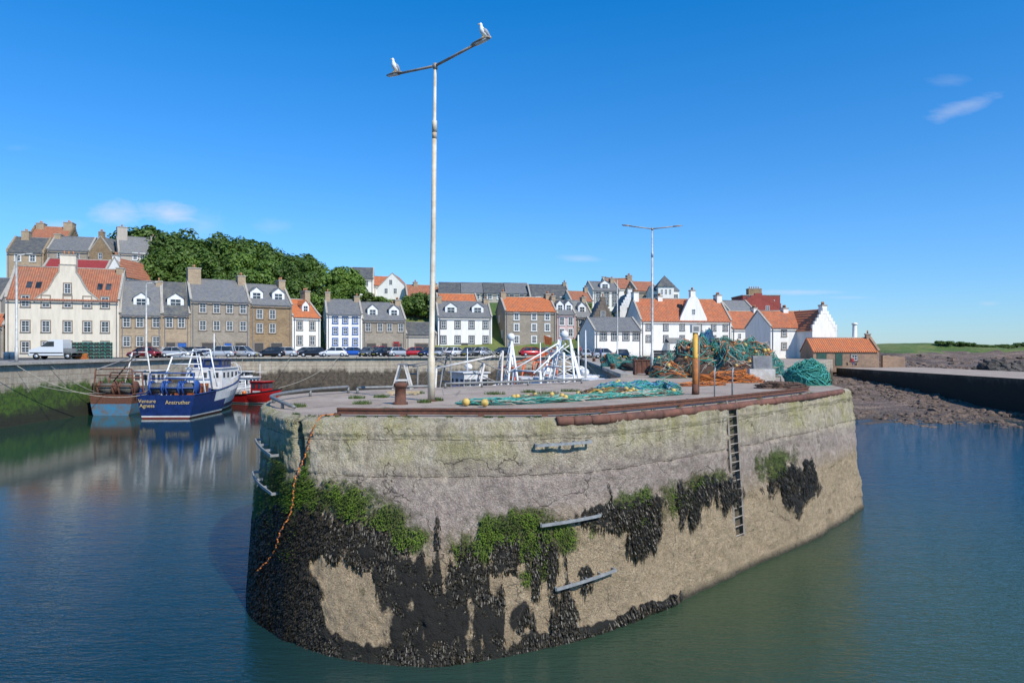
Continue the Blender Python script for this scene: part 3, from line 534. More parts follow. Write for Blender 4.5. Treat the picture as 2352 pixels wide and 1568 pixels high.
# stain regions on the wall: surveyed centre and half sizes
WEED=[(620,1330,60,140),(740,1265,75,70),(850,1270,80,55),(930,1345,80,70),(1010,1410,75,110),(720,1400,50,110),(820,1490,130,32),(930,1440,45,80),(1040,1345,60,50),(960,1500,150,28),(1160,1290,48,44),(1105,1380,22,95),(1135,1430,16,70),(1192,1410,30,34),(1285,1405,32,62),(1240,1460,60,24),(1465,1215,46,48),(1440,1170,90,24),(1390,1190,40,18),(1560,1150,14,50),(1610,1125,50,30),(1665,1135,34,36),(1800,1095,46,26),(1835,1125,34,26),(1800,1130,16,26),(1850,1085,18,34),(1815,1155,12,20),(1235,1290,16,56),(1275,1290,14,44),(1070,1310,26,46),(1500,1370,50,8),(1590,1170,12,30),(1340,1330,10,30),(660,1220,30,50),(1390,1425,90,9),(1200,1480,120,22)]
HOLE=[(812,1375,72,66),(845,1420,42,44),(780,1335,48,32)]
ALG=[(730,1150,70,55),(800,1175,80,50),(880,1210,75,42),(945,1250,48,32),(1210,1200,66,42),(1140,1235,80,48),(1240,1255,70,64),(1075,1275,70,40),(1290,1240,40,44),(1250,1300,40,38),(1450,1150,70,30),(1470,1195,36,26),(1550,1150,60,38),(1620,1100,64,24),(1780,1055,50,30),(1350,1210,18,34),(640,1130,55,80),(1780,1085,40,22),(700,1080,12,60),(1210,1330,30,22)]
kk=lambda u:key_of_u(u)
ARC=[0]
for i in range(1,len(T_)): ARC.append(ARC[-1]+((T_[i]-T_[i-1]).length+(B_[i]-B_[i-1]).length)/2)
def arc(k): i=min(int(k*NS),len(ARC)-2); return ARC[i]+(ARC[i+1]-ARC[i])*(k*NS-i)
def conv(L):
    out=[]
    for u,v,ru,rv in L:
        s0=arc(kk(u)); rs=max(.05,abs(arc(kk(u+ru))-arc(kk(u-ru)))/2); z0=wz(u,v); rz=abs(wz(u,v-rv)-wz(u,v+rv))/2; out.append((s0,z0,rs,rz))
    return np.array(out)
WE,HO,AL=conv(WEED),conv(HOLE),conv(ALG)
def field(E,s,z):
    d=((s-E[:,0])/E[:,2])**2+((z-E[:,1])/E[:,3])**2
    return float(np.max(np.clip(1.25-np.sqrt(d)*.8,0,1)))
def weedf(k,z):
    s=arc(k); ns=noise.fractal(Vector((s*1.6,z*.9,3)),1,2,5)*.28; ns2=noise.fractal(Vector((s*.7,z*.7,9)),1,2,3)
    st=noise.fractal(Vector((s*5.5,z*.7,21)),1,2,3)*.46
    w=field(WE,s+ns*.6,z+ns2*.25)+ns+st*(1 if s>arc(5.6) else .55)
    if k<3.9: w=max(w,min(1,max(0,(2.3-z)*1.2)))
    w-=max(0,field(HO,s+ns2*.5,z+ns*1.1)-.2)*1.6
    return max(0,min(1,w))
def algf(k,z):
    s=arc(k); ns=noise.fractal(Vector((s*1.9,z*1.1,13)),1,2,6)*.42
    a=field(AL,s+ns*.5,z)*.92+ns
    if k<3.9: a=max(a,min(.7,max(0,(3.3-z))))
    return max(0,min(1,a))
VW=[];cw=[];ca=[];cb=[];cs=[]
zr_=[4.8,4.77,4.70]+list(np.linspace(4.62,-.6,112)); nr_=len(zr_); nc=len(T_)
SLAD=arc(kk(1688)); SJ=arc(kk(684))
for i in range(nc):
    k=i/NS; k=min(k,len(TOP)-1.0001)
    s=arc(k)
    for j,z in enumerate(zr_):
        P_,nrm,_=wall_pt(k,z)
        v3=Vector((s,z,0)); dsp=noise.fractal(v3*.55,1,2,3)*.09+noise.fractal(v3*2.4+Vector((5,5,5)),.9,2,5)*.055+noise.fractal(v3*9,.9,2,3)*.016
        edge=min(1,(4.8-z)/.12); dsp*=edge if k>.02 else 0
        lipz=4.42+.06*noise.noise(Vector((s*.8,0,0)))
        if k>.3 and j>1: dsp+=.06/(1+math.exp(-(z-lipz)/.015))
        dsp-=.04*math.exp(-((z-3.52+.07*noise.noise(Vector((s*.6,3,0))))/.04)**2)
        # broken chunks along the lip
        ch=noise.noise(Vector((s*1.3,7,2)))
        if ch>.32 and z>4.3 and j>0: dsp-=(ch-.32)*.7*(z-4.3)
        dl=abs(s-SLAD); 
        if z>1.0 and dl<.26: dsp-=.14
        sj=SJ+.04*noise.noise(Vector((z*2,0,0))); jg=math.exp(-((s-sj)/.08)**2)*(1 if z<4.7 else .3)
        dsp-=.30*jg
        if k>4.05 and z<4.5: dsp+=.03
        w_=weedf(k,z); al_=algf(k,z)
        if w_>.4: dsp+=.05*noise.fractal(v3*4,.9,2,3)+.03
        if j==0: P_=P_-nrm*.14
        if j==1: P_=P_-nrm*.05
        P_=P_+nrm*dsp; VW.append((P_.x,P_.y,z)); cw.append(w_); ca.append(al_)
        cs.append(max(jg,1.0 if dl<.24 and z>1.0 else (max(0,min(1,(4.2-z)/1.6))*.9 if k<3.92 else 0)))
        u_=np.interp(k,range(len(UK)),UK); b1=wz(u_,np.interp(u_,[700,1000,1200,1500,1900],[1085,1075,1062,1020,975])); b2=wz(u_,np.interp(u_,[700,1000,1100,1400,1700,1950],[1250,1290,1270,1180,1130,1040]))
        cb.append(float(np.interp(z,[b2-.4,b2,(b1+b2)/2,b1,b1+.4],[.95,.7,.5,.3,.05])))
FW=[]
for i in range(nc-1):
    for j in range(nr_-1):
        a=i*nr_+j; FW.append((a,a+1,a+nr_+1,a+nr_))
ow=mesh_obj('stained_sea_face',VW,FW,['pier_wall'],None,True)
for nme,dat in (('weed',cw),('algae',ca),('band',cb),('shade',cs)):
    at=ow.data.attributes.new(nme,'FLOAT','POINT'); at.data.foreach_set('value',dat)
INNER=[(47,100),(47,120),(11,120),(10.5,104),(6.5,38.6),(3,33),(-2.5,28.6),(-5.5,26.6),(-7.4,24.8)]
OUT=[(17,40),(26,65)]
topline=[]
for i in range(0,nc,4): 
    P_,nrm,_=wall_pt(min(i/NS,11.999),4.8); topline.append((P_.x-nrm.x*.13,P_.y-nrm.y*.13))
e_=wall_pt(11.999,4.8)[0]; topline.append((e_.x-.12,e_.y+.1))
poly=topline+[(14.3,31)]+OUT+INNER
pier=slab('harbour_pier',poly,PZ-.012,-3,'pier_top','harbour_wall_dark')
me=pier.data; n=len(poly)
for i in range(len(topline)): me.vertices[n+i].co=Vector((me.vertices[i].co.x*.97+.1,me.vertices[i].co.y+.6,-3))
ow.parent=pier
slab('harbour_quay',[(-400,-60),(-41,-60),(-41,90),(10.5,104.02),(11.0,120.02),(47,120.02),(47,128),(60,150),(-400,150)],QZ,-3,'quay_top','harbour_wall')
mesh_obj('quay_road',[(-400,60,QZ+.006),(-60,60,QZ+.006),(-47,94,QZ+.006),(11,109,QZ+.006),(11,117,QZ+.006),(-50,100,QZ+.006),(-400,92,QZ+.006)],[(0,1,2,5,6),(2,3,4,5)],['asphalt'])
h=Ob('quay_coping'); 
for a,b in (((-41,-60),(-41,90)),((-41,90),(10.5,104)),((10.5,104),(6.5,38.6))):
    A=Vector((*a,0)); Bv=Vector((*b,0)); L=(Bv-A).length; n_=int(L/2.2)
    for i in range(n_):
        P0=A.lerp(Bv,i/n_); P1=A.lerp(Bv,(i+.97)/n_); zc=(QZ if a[0]<0 else PZ)+.05
        h.beam('coping','coping',(P0.x,P0.y,zc),(P1.x,P1.y,zc),.7,.22)
h.done()
slab('east_pier',[(48,20),(62,20),(62,104),(48,101)],3.55,-3,'pier_top','sea_wall')
mesh_obj('sea_water',[(-2500,-300,0),(3000,-300,0),(3000,4000,0),(-2500,4000,0)],[(0,1,2,3)],['harbour_water'])
def sst(a,b,x): t=max(0,min(1,(x-a)/(b-a))); return t*t*(3-2*t)
def terr(x,y):
    z=-3.0
    n=noise.fractal(Vector((x*.04,y*.04,0)),1,2,5)
    hl=4.6+ (13.5 if x<-55 else 13.5-2*sst(-55,-20,x))*sst(114,140,y+ (0 if x<-50 else -8*sst(-50,0,x)))
    hl+=3.0*sst(140,190,y)
    hl=4.6+(hl-4.6)*(1-.62*sst(5,55,x))*(1-.4*sst(55,90,x))
    land=sst(122,126,y) if x>-30 else sst(108,114,y)
    if x<46: z=-3+(hl+3)*land
    if x>=10:
        e=sst(96,108,y)*(1-sst(75,110,x-(y-100)*.9)) ; ze=3.5+n*.25+ (hl-4)*sst(130,150,y)*(1-sst(60,80,x))
        z=max(z,-3+(ze+3)*e)
        b=-.5+2.9*sst(46,104,y-2*n)+n*.35 - 3*sst(60,130,x-(y-50)*.8) + .25*noise.fractal(Vector((x*.35,y*.35,2)),1,2,4)
        if y>40 : z=max(z,b)
        f=-3+ (10.6+1.0*n)*sst(150,225,y+n*12)*sst(0,60,x-60)*(1-.25*sst(150,300,x)) * (1-sst(420,600,y))
        z=max(z,f)
        r=-1+ (4.2+1.6*noise.fractal(Vector((x*.12,y*.12,5)),.8,2,5))*sst(108,135,y)*sst(46,60,x)*(1-sst(150,230,x))*(1-sst(230,300,y))
        z=max(z,r)
    return z
xs=list(np.arange(-420,10,6.0))+list(np.arange(10,110,.8))+list(np.arange(110,420,4.)); ys=list(np.arange(36,120,.8))+list(np.arange(120,260,2.5))+list(np.arange(260,900,16))
V=[];mi=[]
for y in ys:
    for x in xs: V.append((x,y,terr(x,y)))
nx=len(xs); Fc=[]
for j in range(len(ys)-1):
    for i in range(nx-1):
        a=j*nx+i; Fc.append((a,a+1,a+nx+1,a+nx)); x,y,z=V[a]; mi.append(1 if ((x<46 and y>121) or (y>185 and z>5.0)) else 0)
mesh_obj('ground_terrain',V,Fc,['beach_shingle','hill_grass'],mi,True)
V=[];Fc=[]
def rock(c,r):
    b=len(V); n=7; m_=4
    for i in range(m_+1):
        th=math.pi*i/m_
        for k in range(n):
            ph=2*math.pi*k/n; d=Vector((math.sin(th)*math.cos(ph),math.sin(th)*math.sin(ph),math.cos(th)*.6)); R=r*(1+.5*noise.noise(d*1.7+Vector(c)*3))
            V.append((c[0]+d.x*R*1.2,c[1]+d.y*R,c[2]+d.z*R))
    for i in range(m_):
        for k in range(n): a=b+i*n+k; e=b+i*n+(k+1)%n; Fc.append((a,a+n,e+n,e))
for i in range(4600):
    y=random.uniform(50,112); x=random.uniform(20,48) if y<96 else random.uniform(48,80)
    if y<96 and noise.noise(Vector((x*.12,y*.12,4)))<-.15: continue
    rock((x,y,terr(x,y)+.0),random.choice((.10,.12,.16,.2,.28,.4)))
for i in range(500):
    y=random.uniform(112,190); x=random.uniform(60,150); rock((x,y,terr(x,y)-.1),random.uniform(.4,1.0))
mesh_obj('shore_rocks',V,Fc,['shore_rock'],None,False)
h=Ob('stone_breakwater')
for i in range(520):
    t=random.random(); x=67+t*40; y=97+random.uniform(-3.5,3.5)+t*8; h.ball('boulders','breakwater_rock',(x,y,2.2+random.uniform(0,2.4)*(1-abs((y-97-t*8)/4.5))),random.uniform(.45,.9),(1.2,1,.75),7,.7)
h.done()
# ------------------------------------------------------------ seaweed & algae blades
def blades(name,mat,N,fn,thr,lo,hi,wd,parent,soft=.15):
    V=[];Fc=[]; c=0; tries=0
    while c<N and tries<N*14:
        tries+=1; k=random.uniform(1.2,11.9); z=random.uniform(.02,3.7)
        f=fn(k,z)
        if f<thr+random.random()*soft: continue
        P_,nrm,tg=wall_pt(k,z,.05); L=random.uniform(lo,hi)*(.6+.6*f); w=random.uniform(.5,1)*wd; dx=random.uniform(-.06,.06); o=random.uniform(.01,.09)
        b=len(V); tw=random.uniform(-.6,.6); tg2=(tg+nrm*tw).normalized(); p1=P_+nrm*o+Vector((0,0,-L*.4))+tg*dx*.4; p2=P_+nrm*o*.5+Vector((0,0,-L))+tg*dx
        V+= [P_-tg2*w*.5,P_+tg2*w*.5,p1+tg2*w*.6,p1-tg2*w*.6,p2+tg2*w*.12,p2-tg2*w*.12]; Fc+=[(b,b+1,b+2,b+3),(b+3,b+2,b+4,b+5)]; c+=1
    mesh_obj(name,V,Fc,[mat],None,False,parent)
blades('hanging_seaweed','seaweed',38000,weedf,.42,.08,.32,.026,pier)
blades('green_algae','algae',9000,lambda k,z: algf(k,z)-weedf(k,z)*.3,.42,.02,.06,.022,pier,.7)
# ------------------------------------------------------------ pier furniture
def edge_line(u0,u1,off,z,n=60):
    return [wall_pt(kk(u0+(u1-u0)*i/n),4.8,off)[0].xy.to_3d()+Vector((0,0,z)) for i in range(n+1)]
h=Ob('rusty_edge_rail'); L=edge_line(745,1905,-.55,4.93)
for a,b in zip(L[:-1],L[1:]): h.beam('rail','rust',a+Vector((0,0,.025)),b+Vector((0,0,.025)),.075,.045); h.beam('rail_web','rust',a-Vector((0,0,.035)),b-Vector((0,0,.035)),.025,.08); h.beam('rail_foot','rust',a-Vector((0,0,.085)),b-Vector((0,0,.085)),.13,.025)
for i in range(0,len(L),9): h.box('chocks','rust_light',L[i].x-.07,L[i].x+.07,L[i].y-.09,L[i].y+.09,4.79,4.835)
h.done()
h=Ob('rusty_pipe_fender'); L=edge_line(1285,1950,.0,4.72,16); L=catmull([a.xy for a in L],6); L=[Vector((a.x,a.y,4.72)) for a in L]
for i in range(0,len(L)-6,6): h.tube('pipe','rust_light',L[i:i+6]+[L[i+5].lerp(L[i+6],.8)],.115,12)
h.tube('core','rust',L,.095,8); h.done()
h=Ob('iron_ladder'); 
for sgn in (-1,1):
    pts=[wall_pt(kk(1688)+sgn*.06,z,.04)[0] for z in (4.9,3,1.0)]; h.beam('stiles','lamp_grey',pts[0],pts[1],.05,.05); h.beam('stiles','lamp_grey',pts[1],pts[2],.05,.05)
for i in range(15):
    z=4.7-i*.26; a=wall_pt(kk(1688)-.06,z,.04)[0]; b=wall_pt(kk(1688)+.06,z,.04)[0]; h.tube('rungs','lamp_grey',[a,b],.018,6)
h.done()
def grabk(k0,k1,z0,z1,n=6):
    h=Ob('steel_grab_rail')
    P_=[wall_pt(k0+(k1-k0)*i/n,z0+(z1-z0)*i/n,.20)[0] for i in range(n+1)]
    for a,b in zip(P_[:-1],P_[1:]): h.beam('bar','galvanised',a,b,.035,.065)
    for i in range(0,n+1,2): h.beam('brackets','galvanised',P_[i]-Vector((0,0,.002)),wall_pt(k0+(k1-k0)*i/n,z0+(z1-z0)*i/n,-.05)[0],.045,.06)
    h.done()
for u0,v0,u1,v1 in ((1230,1023,1358,1010),(1240,1208,1370,1180),(1270,1348,1396,1305)): grabk(kk(u0),kk(u1),wz(u0,v0),wz(u1,v1),8)
grabk(1.9,2.95,3.95,3.8); grabk(1.8,3.0,3.1,2.95)
h=Ob('orange_mooring_rope'); pts=[]
for i in range(70):
    t=i/69; k=4.45-1.0*min(1,t*1.6)**.8*.75-1.4*max(0,t-.62)/.38*.9; z=4.86-3.75*t
    if t<.08: P_=wall_pt(4.45-t,4.84,-.5+t*7.5)[0]
    else: P_=wall_pt(max(2.0,k),z,.14+.04*math.sin(t*20))[0]
    pts.append(P_+Vector((.02*math.sin(i*1.9),0,.01*math.cos(i*1.7))))
for i in range(0,len(pts)-1): h.tube('rope','rust' if i%3==0 else 'rope_orange',[pts[i],pts[i+1]],[.018,.013],5)
h.done()
def pipe(name,pts,r,legs,mat='steel_grey'):
    h=Ob(name); P_=catmull([Vector(p_) for p_ in pts],6); h.tube('pipe',mat,P_,r,8)
    for i in legs: q_=P_[int(i*(len(P_)-1))]; h.tube('posts',mat,[(q_.x,q_.y,q_.z),(q_.x,q_.y,4.78)],r*.9,8)
    return h.done()
pipe('curved_guard_rail',[(-5.7,17.9,4.86),(-6.35,18.5,5.0),(-7.0,19.9,5.02),(-7.0,21.8,5.02),(-6.6,23.4,5.02),(-5.9,24.6,5.02)],.05,(.15,.45,.75,1.0))
pipe('pier_guard_rail',[(-5.5,24.3,5.0),(-4.2,24.9,5.0),(-3.0,25.4,5.0)],.05,(0,.5,1)); pipe('pier_guard_rail',[(-2.7,27.6,4.98),(0.2,29.2,4.98),(3.2,31.4,4.98)],.05,(0,.33,.66,1))
h=Ob('mooring_bollard',(-3.22,19.7,PZ)); h.tube('post','rust',[(0,0,-.05),(0,0,.05),(0,0,.06),(0,0,.48),(0,0,.5),(0,0,.58),(0,0,.62)],[.22,.22,.165,.155,.2,.2,.14],16); h.done()
for px,py in ((7.0,47.5),(8.2,60),(9,75)):
    h=Ob('mooring_bollard',(px,py,PZ)); h.tube('post','rust',[(0,0,-.05),(0,0,.05),(0,0,.4),(0,0,.42),(0,0,.55)],[.2,.2,.15,.2,.16],12); h.done()
h=Ob('steel_trestle',(-4.32,27,PZ-.0)); 
for y in (-.25,.25):
    h.beam('legs','white_worn',(-.36,y,0),(-.1,y,.95),.06,.06); h.beam('legs','white_worn',(.36,y,0),(.1,y,.95),.06,.06); h.beam('legs','white_worn',(-.25,y,.35),(.25,y,.35),.05,.05)
h.beam('legs','white_worn',(-.1,-.25,.95),(-.1,.25,.95),.06,.06); h.beam('legs','white_worn',(.1,-.25,.95),(.1,.25,.95),.06,.06); h.box('legs','lead',-.17,.17,-.28,.28,.95,1.0); h.done()
h=Ob('timber_plank',(-3.7,23.6,PZ),.15); h.box('plank','wood_pale',-.6,.5,-.1,.1,.05,.13); h.box('bearer','wood_pale',-.5,-.4,-.15,.15,0,.05); h.box('bearer','wood_pale',.3,.4,-.15,.15,0,.05); h.done()
def lamp(loc,topz,dirv,arm=2.1,main=False):
    h=Ob('harbour_street_lamp',loc); H=topz-loc[2]; lean=.12 if main else 0
    js=H*.80; r0=.098
    h.box('base_plate','rust',-.16,.16,-.16,.16,-.01,.03)
    h.tube('mast','lamp_cream' if main else 'lamp_pale',[(0,0,.02),(0,0,1.3),(0,0,1.32),(lean*.5,0,H*.5),(lean*.8,0,js)],[r0*1.15,r0*1.15,r0*.9,r0*.8,r0*.7],14)
    h.tube('mast_upper','lamp_cream' if main else 'lamp_pale',[(lean*.8,0,js),(lean*.8,0,js+.35),(lean*.82,0,js+.37),(lean,0,H)],[r0*.8,r0*.8,r0*.52,r0*.45],14)
    if main: h.tube('mast_joint','mast_rust',[(lean*.79,0,js-.2),(lean*.8,0,js)],r0*.73,14)
    D=Vector((dirv[0],dirv[1],0)).normalized(); c=Vector((lean,0,H))
    for s_ in (-1,1):
        e=c+D*s_*(arm*.8)+Vector((0,0,.17)); h.tube('arm','lamp_grey',[c-Vector((0,0,.02)),e],.04,8)
        f=c+D*s_*(arm+.1)+Vector((0,0,.23)); a=c+D*s_*(arm*.72)+Vector((0,0,.18))
        h.tube('lantern','lamp_grey',[a,a.lerp(f,.15),a.lerp(f,.6),f],[.05,.11,.13,.08],8,True,(1,.35))
        h.tube('lens','headlamp',[a.lerp(f,.25)-Vector((0,0,.035)),a.lerp(f,.9)-Vector((0,0,.025))],.08,8,True,(1,.4))
    h.tube('collar','lamp_grey',[c-Vector((0,0,.12)),c+Vector((0,0,.05))],.07,10)
    return h.done()
lamp((-2.47,20.9,PZ),15.06,(1.63,-1.33),2.1,True)
lamp((xx(1498,47),47,PZ),14.64,(1,.05),2.0); lamp((xx(1418,84),84,PZ),14.97,(1,0.1),1.9)
def slamp(u,d,vtop):
    z=zz(vtop,d); h=Ob('street_lamp',(xx(u,d),d,QZ)); H=z-QZ
    h.tube('mast','lamp_pale',[(0,0,0),(0,0,1.4),(0,0,1.42),(0,0,H-.3),(.15,0,H-.05),(.9,0,H+.05)],[.16,.16,.12,.10,.08,.06],8)
    h.tube('lantern','lamp_pale',[(.8,0,H+.04),(1.0,0,H+.06),(1.5,0,H+.08)],[.06,.16,.12],8,True,(1,.5)); h.done()
slamp(38,64,585); slamp(336,88,650)
def gull(loc,rz):
    h=Ob('herring_gull',loc,rz)
    h.tube('body','gull_white',[(-.15,0,.06),(-.10,0,.09),(-.04,0,.13),(.02,0,.19),(.06,0,.25),(.075,0,.31),(.08,0,.35),(.09,0,.39),(.09,0,.425)],[.012,.055,.085,.095,.08,.05,.045,.047,.018],14,True,(.9,1))
    h.tube('beak','gull_beak',[(.12,0,.385),(.165,0,.372),(.18,0,.36)],[.016,.011,.003],6)
    for s_ in (-1,1):
        h.tube('wings','gull_grey',[(.03,s_*.075,.25),(-.03,s_*.085,.19),(-.10,s_*.065,.13),(-.18,s_*.03,.07),(-.24,s_*.015,.04)],[.02,.055,.045,.022,.006],8,True,(.35,1))
        h.tube('legs','gull_beak',[(.02,s_*.035,.12),(.02,s_*.035,.01)],.007,5); h.box('legs','gull_beak',.0,.07,s_*.035-.02,s_*.035+.02,0,.012)
        h.ball('eyes','black_plastic',(.115,s_*.034,.395),.007,n=6)
    h.box('tail','gull_white',-.21,-.12,-.035,.035,.045,.06)
    h.done(1.0)
D=Vector((1.63,-1.33,0)).normalized()
c=Vector((-2.35,20.9,15.06)); e=c+D*1.98; gull((e.x,e.y,e.z+.26),math.radians(200)); e=c-D*1.85; gull((e.x,e.y,e.z+.26),math.radians(230))
h=Ob('navigation_light_post',(xx(1597,23.9),23.9,PZ)); h.tube('post','rust_orange',[(0,0,0),(0,0,1.25)],.105,14); h.tube('post_base','rust',[(0,0,0),(0,0,.12),(0,0,.35)],[.13,.12,.108],14); h.tube('post_top','yellow_paint',[(0,0,1.25),(0,0,1.3),(0,0,2.15)],[.105,.09,.09],14)
h.box('light_box','white_worn',-.15,.15,-.12,.12,2.15,2.42); h.box('light_box','steel_grey',-.09,.09,-.124,-.12,2.2,2.36); h.tube('conduit','steel_grey',[(.12,-.02,0),(.12,-.02,2.0)],.02,6); h.done()
h=Ob('ladder_hoop_rail',(6.2,20.9,PZ))
for x in (0,.55):
    h.tube('hoops','galvanised',[(x,0,0),(x,0,.85),(x+.03,.05,.98),(x+.1,.25,1.0),(x+.12,.4,.9),(x+.12,.42,0)],.02,8)
h.done()
SC={'t':'rope_teal','g':'rope_green','o':'rope_orange','c':'rope_cream','b':'rope_blue','n':'rope_brown','y':'rope_yellow'}
def netpile(name,c,rx,ry,h_,mat,strands,cols_,floats=0,seed=1,lump=.35,rot=0,part=None):
    rnd=random.Random(seed); o=Ob(name,c,rot); n=56;m_=18; V=[];Fc=[]
    def surf(th,ph):
        d=Vector((math.cos(ph)*math.cos(th),math.sin(ph)*math.cos(th),math.sin(th))); 
        k=1+lump*noise.fractal(d*1.6+Vector((seed,0,0)),1,2,4); k2=.05*noise.fractal(d*9,1,2,2)
        return Vector((d.x*rx*(k+k2),d.y*ry*(k+k2),max(-.02,d.z**.85*h_*(k+k2) if d.z>0 else -.02)))
    for j in range(m_+1):
        th=math.pi/2*j/m_
        for i in range(n): V.append(surf(th,2*math.pi*i/n))
    for j in range(m_):
        for i in range(n): a=j*n+i; b=j*n+(i+1)%n; Fc.append((a,b,b+n,a+n))
    o.add('heap',mat,V,Fc,True)
    for s_ in range(strands):
        ph=rnd.uniform(0,6.28); th=rnd.uniform(.0,1.3); pts=[]; dph=rnd.uniform(-.3,.3); dth=rnd.uniform(-.18,.18); lift=rnd.uniform(.02,.12)
        for i in range(rnd.randint(5,11)):
            p_=surf(max(0.0,th),ph); p_=p_*(1.0+rnd.uniform(0,lift)); p_.z+=.02; pts.append(p_); ph+=dph+rnd.uniform(-.12,.12); th=min(1.5,max(0,th+dth+rnd.uniform(-.1,.1)))
        o.tube('ropes',SC[rnd.choice(cols_)],pts,rnd.uniform(.008,.026)*(1 if rx>.7 else .8),4,False)
    for s_ in range(floats):
        p_=surf(rnd.uniform(.1,1.2),rnd.uniform(3.0,6.4)); o.ball('floats',rnd.choice(['yellow_float','yellow_float','orange_float']),p_*1.03,rnd.uniform(.08,.13),n=10)
    return o.done()
netpile('green_net_heap',(13.05,30.2,PZ),.95,.8,1.0,'net_green',160,'tgt',0,3,.12)
netpile('fishing_net_pile',(12.6,38,PZ),2.0,1.3,2.0,'net_teal',260,'ttggocn',16,5,.3)
netpile('fishing_net_pile',(10.4,38.5,PZ),1.6,1.2,1.8,'net_brown',220,'ntcogt',6,8,.35)
netpile('blue_net_pile',(11.25,39.5,PZ+.6),.75,.7,1.95,'net_blue',50,'bt',0,11,.2)
netpile('brown_net_pile',(11.9,36,PZ),1.2,.8,.85,'net_brown',140,'nngcco',2,12,.35)
netpile('orange_net_pile',(10.3,32.5,PZ),1.4,.7,.42,'net_orange',170,'oon',1,13,.3)
netpile('orange_net_pile',(12.3,35.2,PZ),.9,.5,.5,'net_orange',80,'oo',0,53,.3)
netpile('rusty_chain_pile',(10.9,27.6,PZ),.9,.5,.22,'net_brown',90,'nn',0,14,.4)
netpile('teal_net_pile',(8.6,37.5,PZ),.9,.7,.7,'net_brown',120,'tncgo',2,54,.35)
netpile('net_pile',(9.3,41,PZ),1.0,.9,1.2,'net_grey',110,'cgnt',3,15,.3); netpile('net_pile',(14.6,40.5,PZ),1.3,1.2,1.5,'net_teal',120,'tgc',3,25,.3)
netpile('dark_net_pile',(9.4,50,PZ),1.5,1.3,1.0,'net_black',60,'nt',0,16,.3); netpile('net_pile',(7.9,54,PZ),.9,.9,1.2,'net_teal',60,'ctog',2,17,.3)
def longnet(name,pts,w,h_,mat,cols_,floats,seed,strands):
    rnd=random.Random(seed); P_=catmull([Vector(p_) for p_ in pts],10); o=Ob(name,(0,0,PZ)); n=14; V=[];Fc=[]
    def sf(i,t):
        i=max(0,min(len(P_)-1,i)); p_=P_[i]; d=(P_[min(i+1,len(P_)-1)]-P_[max(i-1,0)]).normalized(); r=Vector((-d.y,d.x)); e=min(1,i/5,(len(P_)-1-i)/5)**.5 if 0<i<len(P_)-1 else 0
        nn=1+.5*noise.fractal(Vector((p_.x*1.5,p_.y*1.5,t*2)),1,2,4); q_=p_+r*math.cos(t)*w*nn*(.3+.7*e); return Vector((q_.x,q_.y,math.sin(t)*h_*nn*e))
    for i in range(len(P_)):
        for k in range(n+1): V.append(sf(i,math.pi*k/n))
    for i in range(len(P_)-1):
        for k in range(n): a=i*(n+1)+k; Fc.append((a,a+1,a+n+2,a+n+1))
    o.add('net',mat,V,Fc,True)
    for s_ in range(strands):
        i=rnd.uniform(0,len(P_)-8); t=rnd.uniform(.2,2.9); pts_=[]
        for _ in range(rnd.randint(5,10)):
            a=sf(int(i),t); pts_.append(a+Vector((rnd.uniform(-.03,.03),rnd.uniform(-.03,.03),.02+rnd.uniform(0,.03)))); i+=rnd.uniform(.6,1.6); t+=rnd.uniform(-.35,.35)
        o.tube('ropes',SC[rnd.choice(cols_)],pts_,rnd.uniform(.009,.018),4,False)
    for s_ in range(floats): a=sf(rnd.randint(0,len(P_)-1),rnd.uniform(.3,2.5)); o.ball('floats','yellow_float',a+Vector((0,0,.05)),.08,n=12)
    return o.done()
longnet('teal_fishing_net',[(-1.6,19.6),(-.5,19.6),(.8,20.2),(2.2,21.3),(3.5,22.3),(4.8,23.2),(6.0,24)],.26,.12,'net_teal','ttgcn',4,31,280)
longnet('teal_fishing_net',[(2.8,24.2),(4.0,24.6),(5.2,25.2),(6.3,26.5)],.6,.30,'net_teal','ttgbc',2,32,240)
longnet('dark_fishing_net',[(2.2,22.6),(3.2,23.2),(4.4,23.9)],.3,.2,'net_black','nngy',7,33,120)
longnet('dark_fishing_net',[(-.2,21.2),(.9,21.8),(2.0,22.6)],.15,.08,'net_brown','nncg',5,36,90)
h=Ob('net_float',(0,0,PZ))
for x,y in ((-1.28,19.0),(-.75,18.75),(2.9,22.4),(4.0,23.1)): h.ball('floats','yellow_float',(x,y,.11),.11,n=14)
h.done()
longnet('orange_net_strip',[(6.9,29),(8.2,29.6),(9.4,30.2)],.3,.1,'net_orange','on',0,35,80)
h=Ob('net_hauler_cabinet',(12.0,32.8,PZ),-.15); h.box('base','white_worn',-.62,.55,-.35,.35,.06,.62); h.box('feet','black_rubber',-.55,-.4,-.3,.3,0,.06); h.box('feet','black_rubber',.3,.45,-.3,.3,0,.06)
h.add('cabinet','steel_grey',[(-.42,-.25,.62),(.45,-.25,.62),(.45,.3,.62),(-.42,.3,.62),(-.42,-.1,1.25),(.45,-.1,1.25),(.45,.3,1.25),(-.42,.3,1.25)],[(0,3,2,1),(4,5,6,7),(0,1,5,4),(1,2,6,5),(2,3,7,6),(3,0,4,7)])
h.add('screen_panel','lead',[(-.3,-.235,.7),(.33,-.235,.7),(.33,-.135,1.15),(-.3,-.135,1.15)],[(0,1,2,3)]); h.tube('pipes','galvanised',[(.6,-.1,.3),(.85,-.1,.3),(.85,-.1,0)],.04,8); h.done()
h=Ob('rusty_iron_hut',(7.95,42,PZ)); h.box('body','rust_light',-.45,.45,-.4,.4,.08,.85); h.box('lid','rust',-.5,.5,-.45,.45,.85,.92); 
for x in (-.3,0,.3): h.box('ribs','rust',x-.03,x+.03,-.43,-.4,.1,.85)
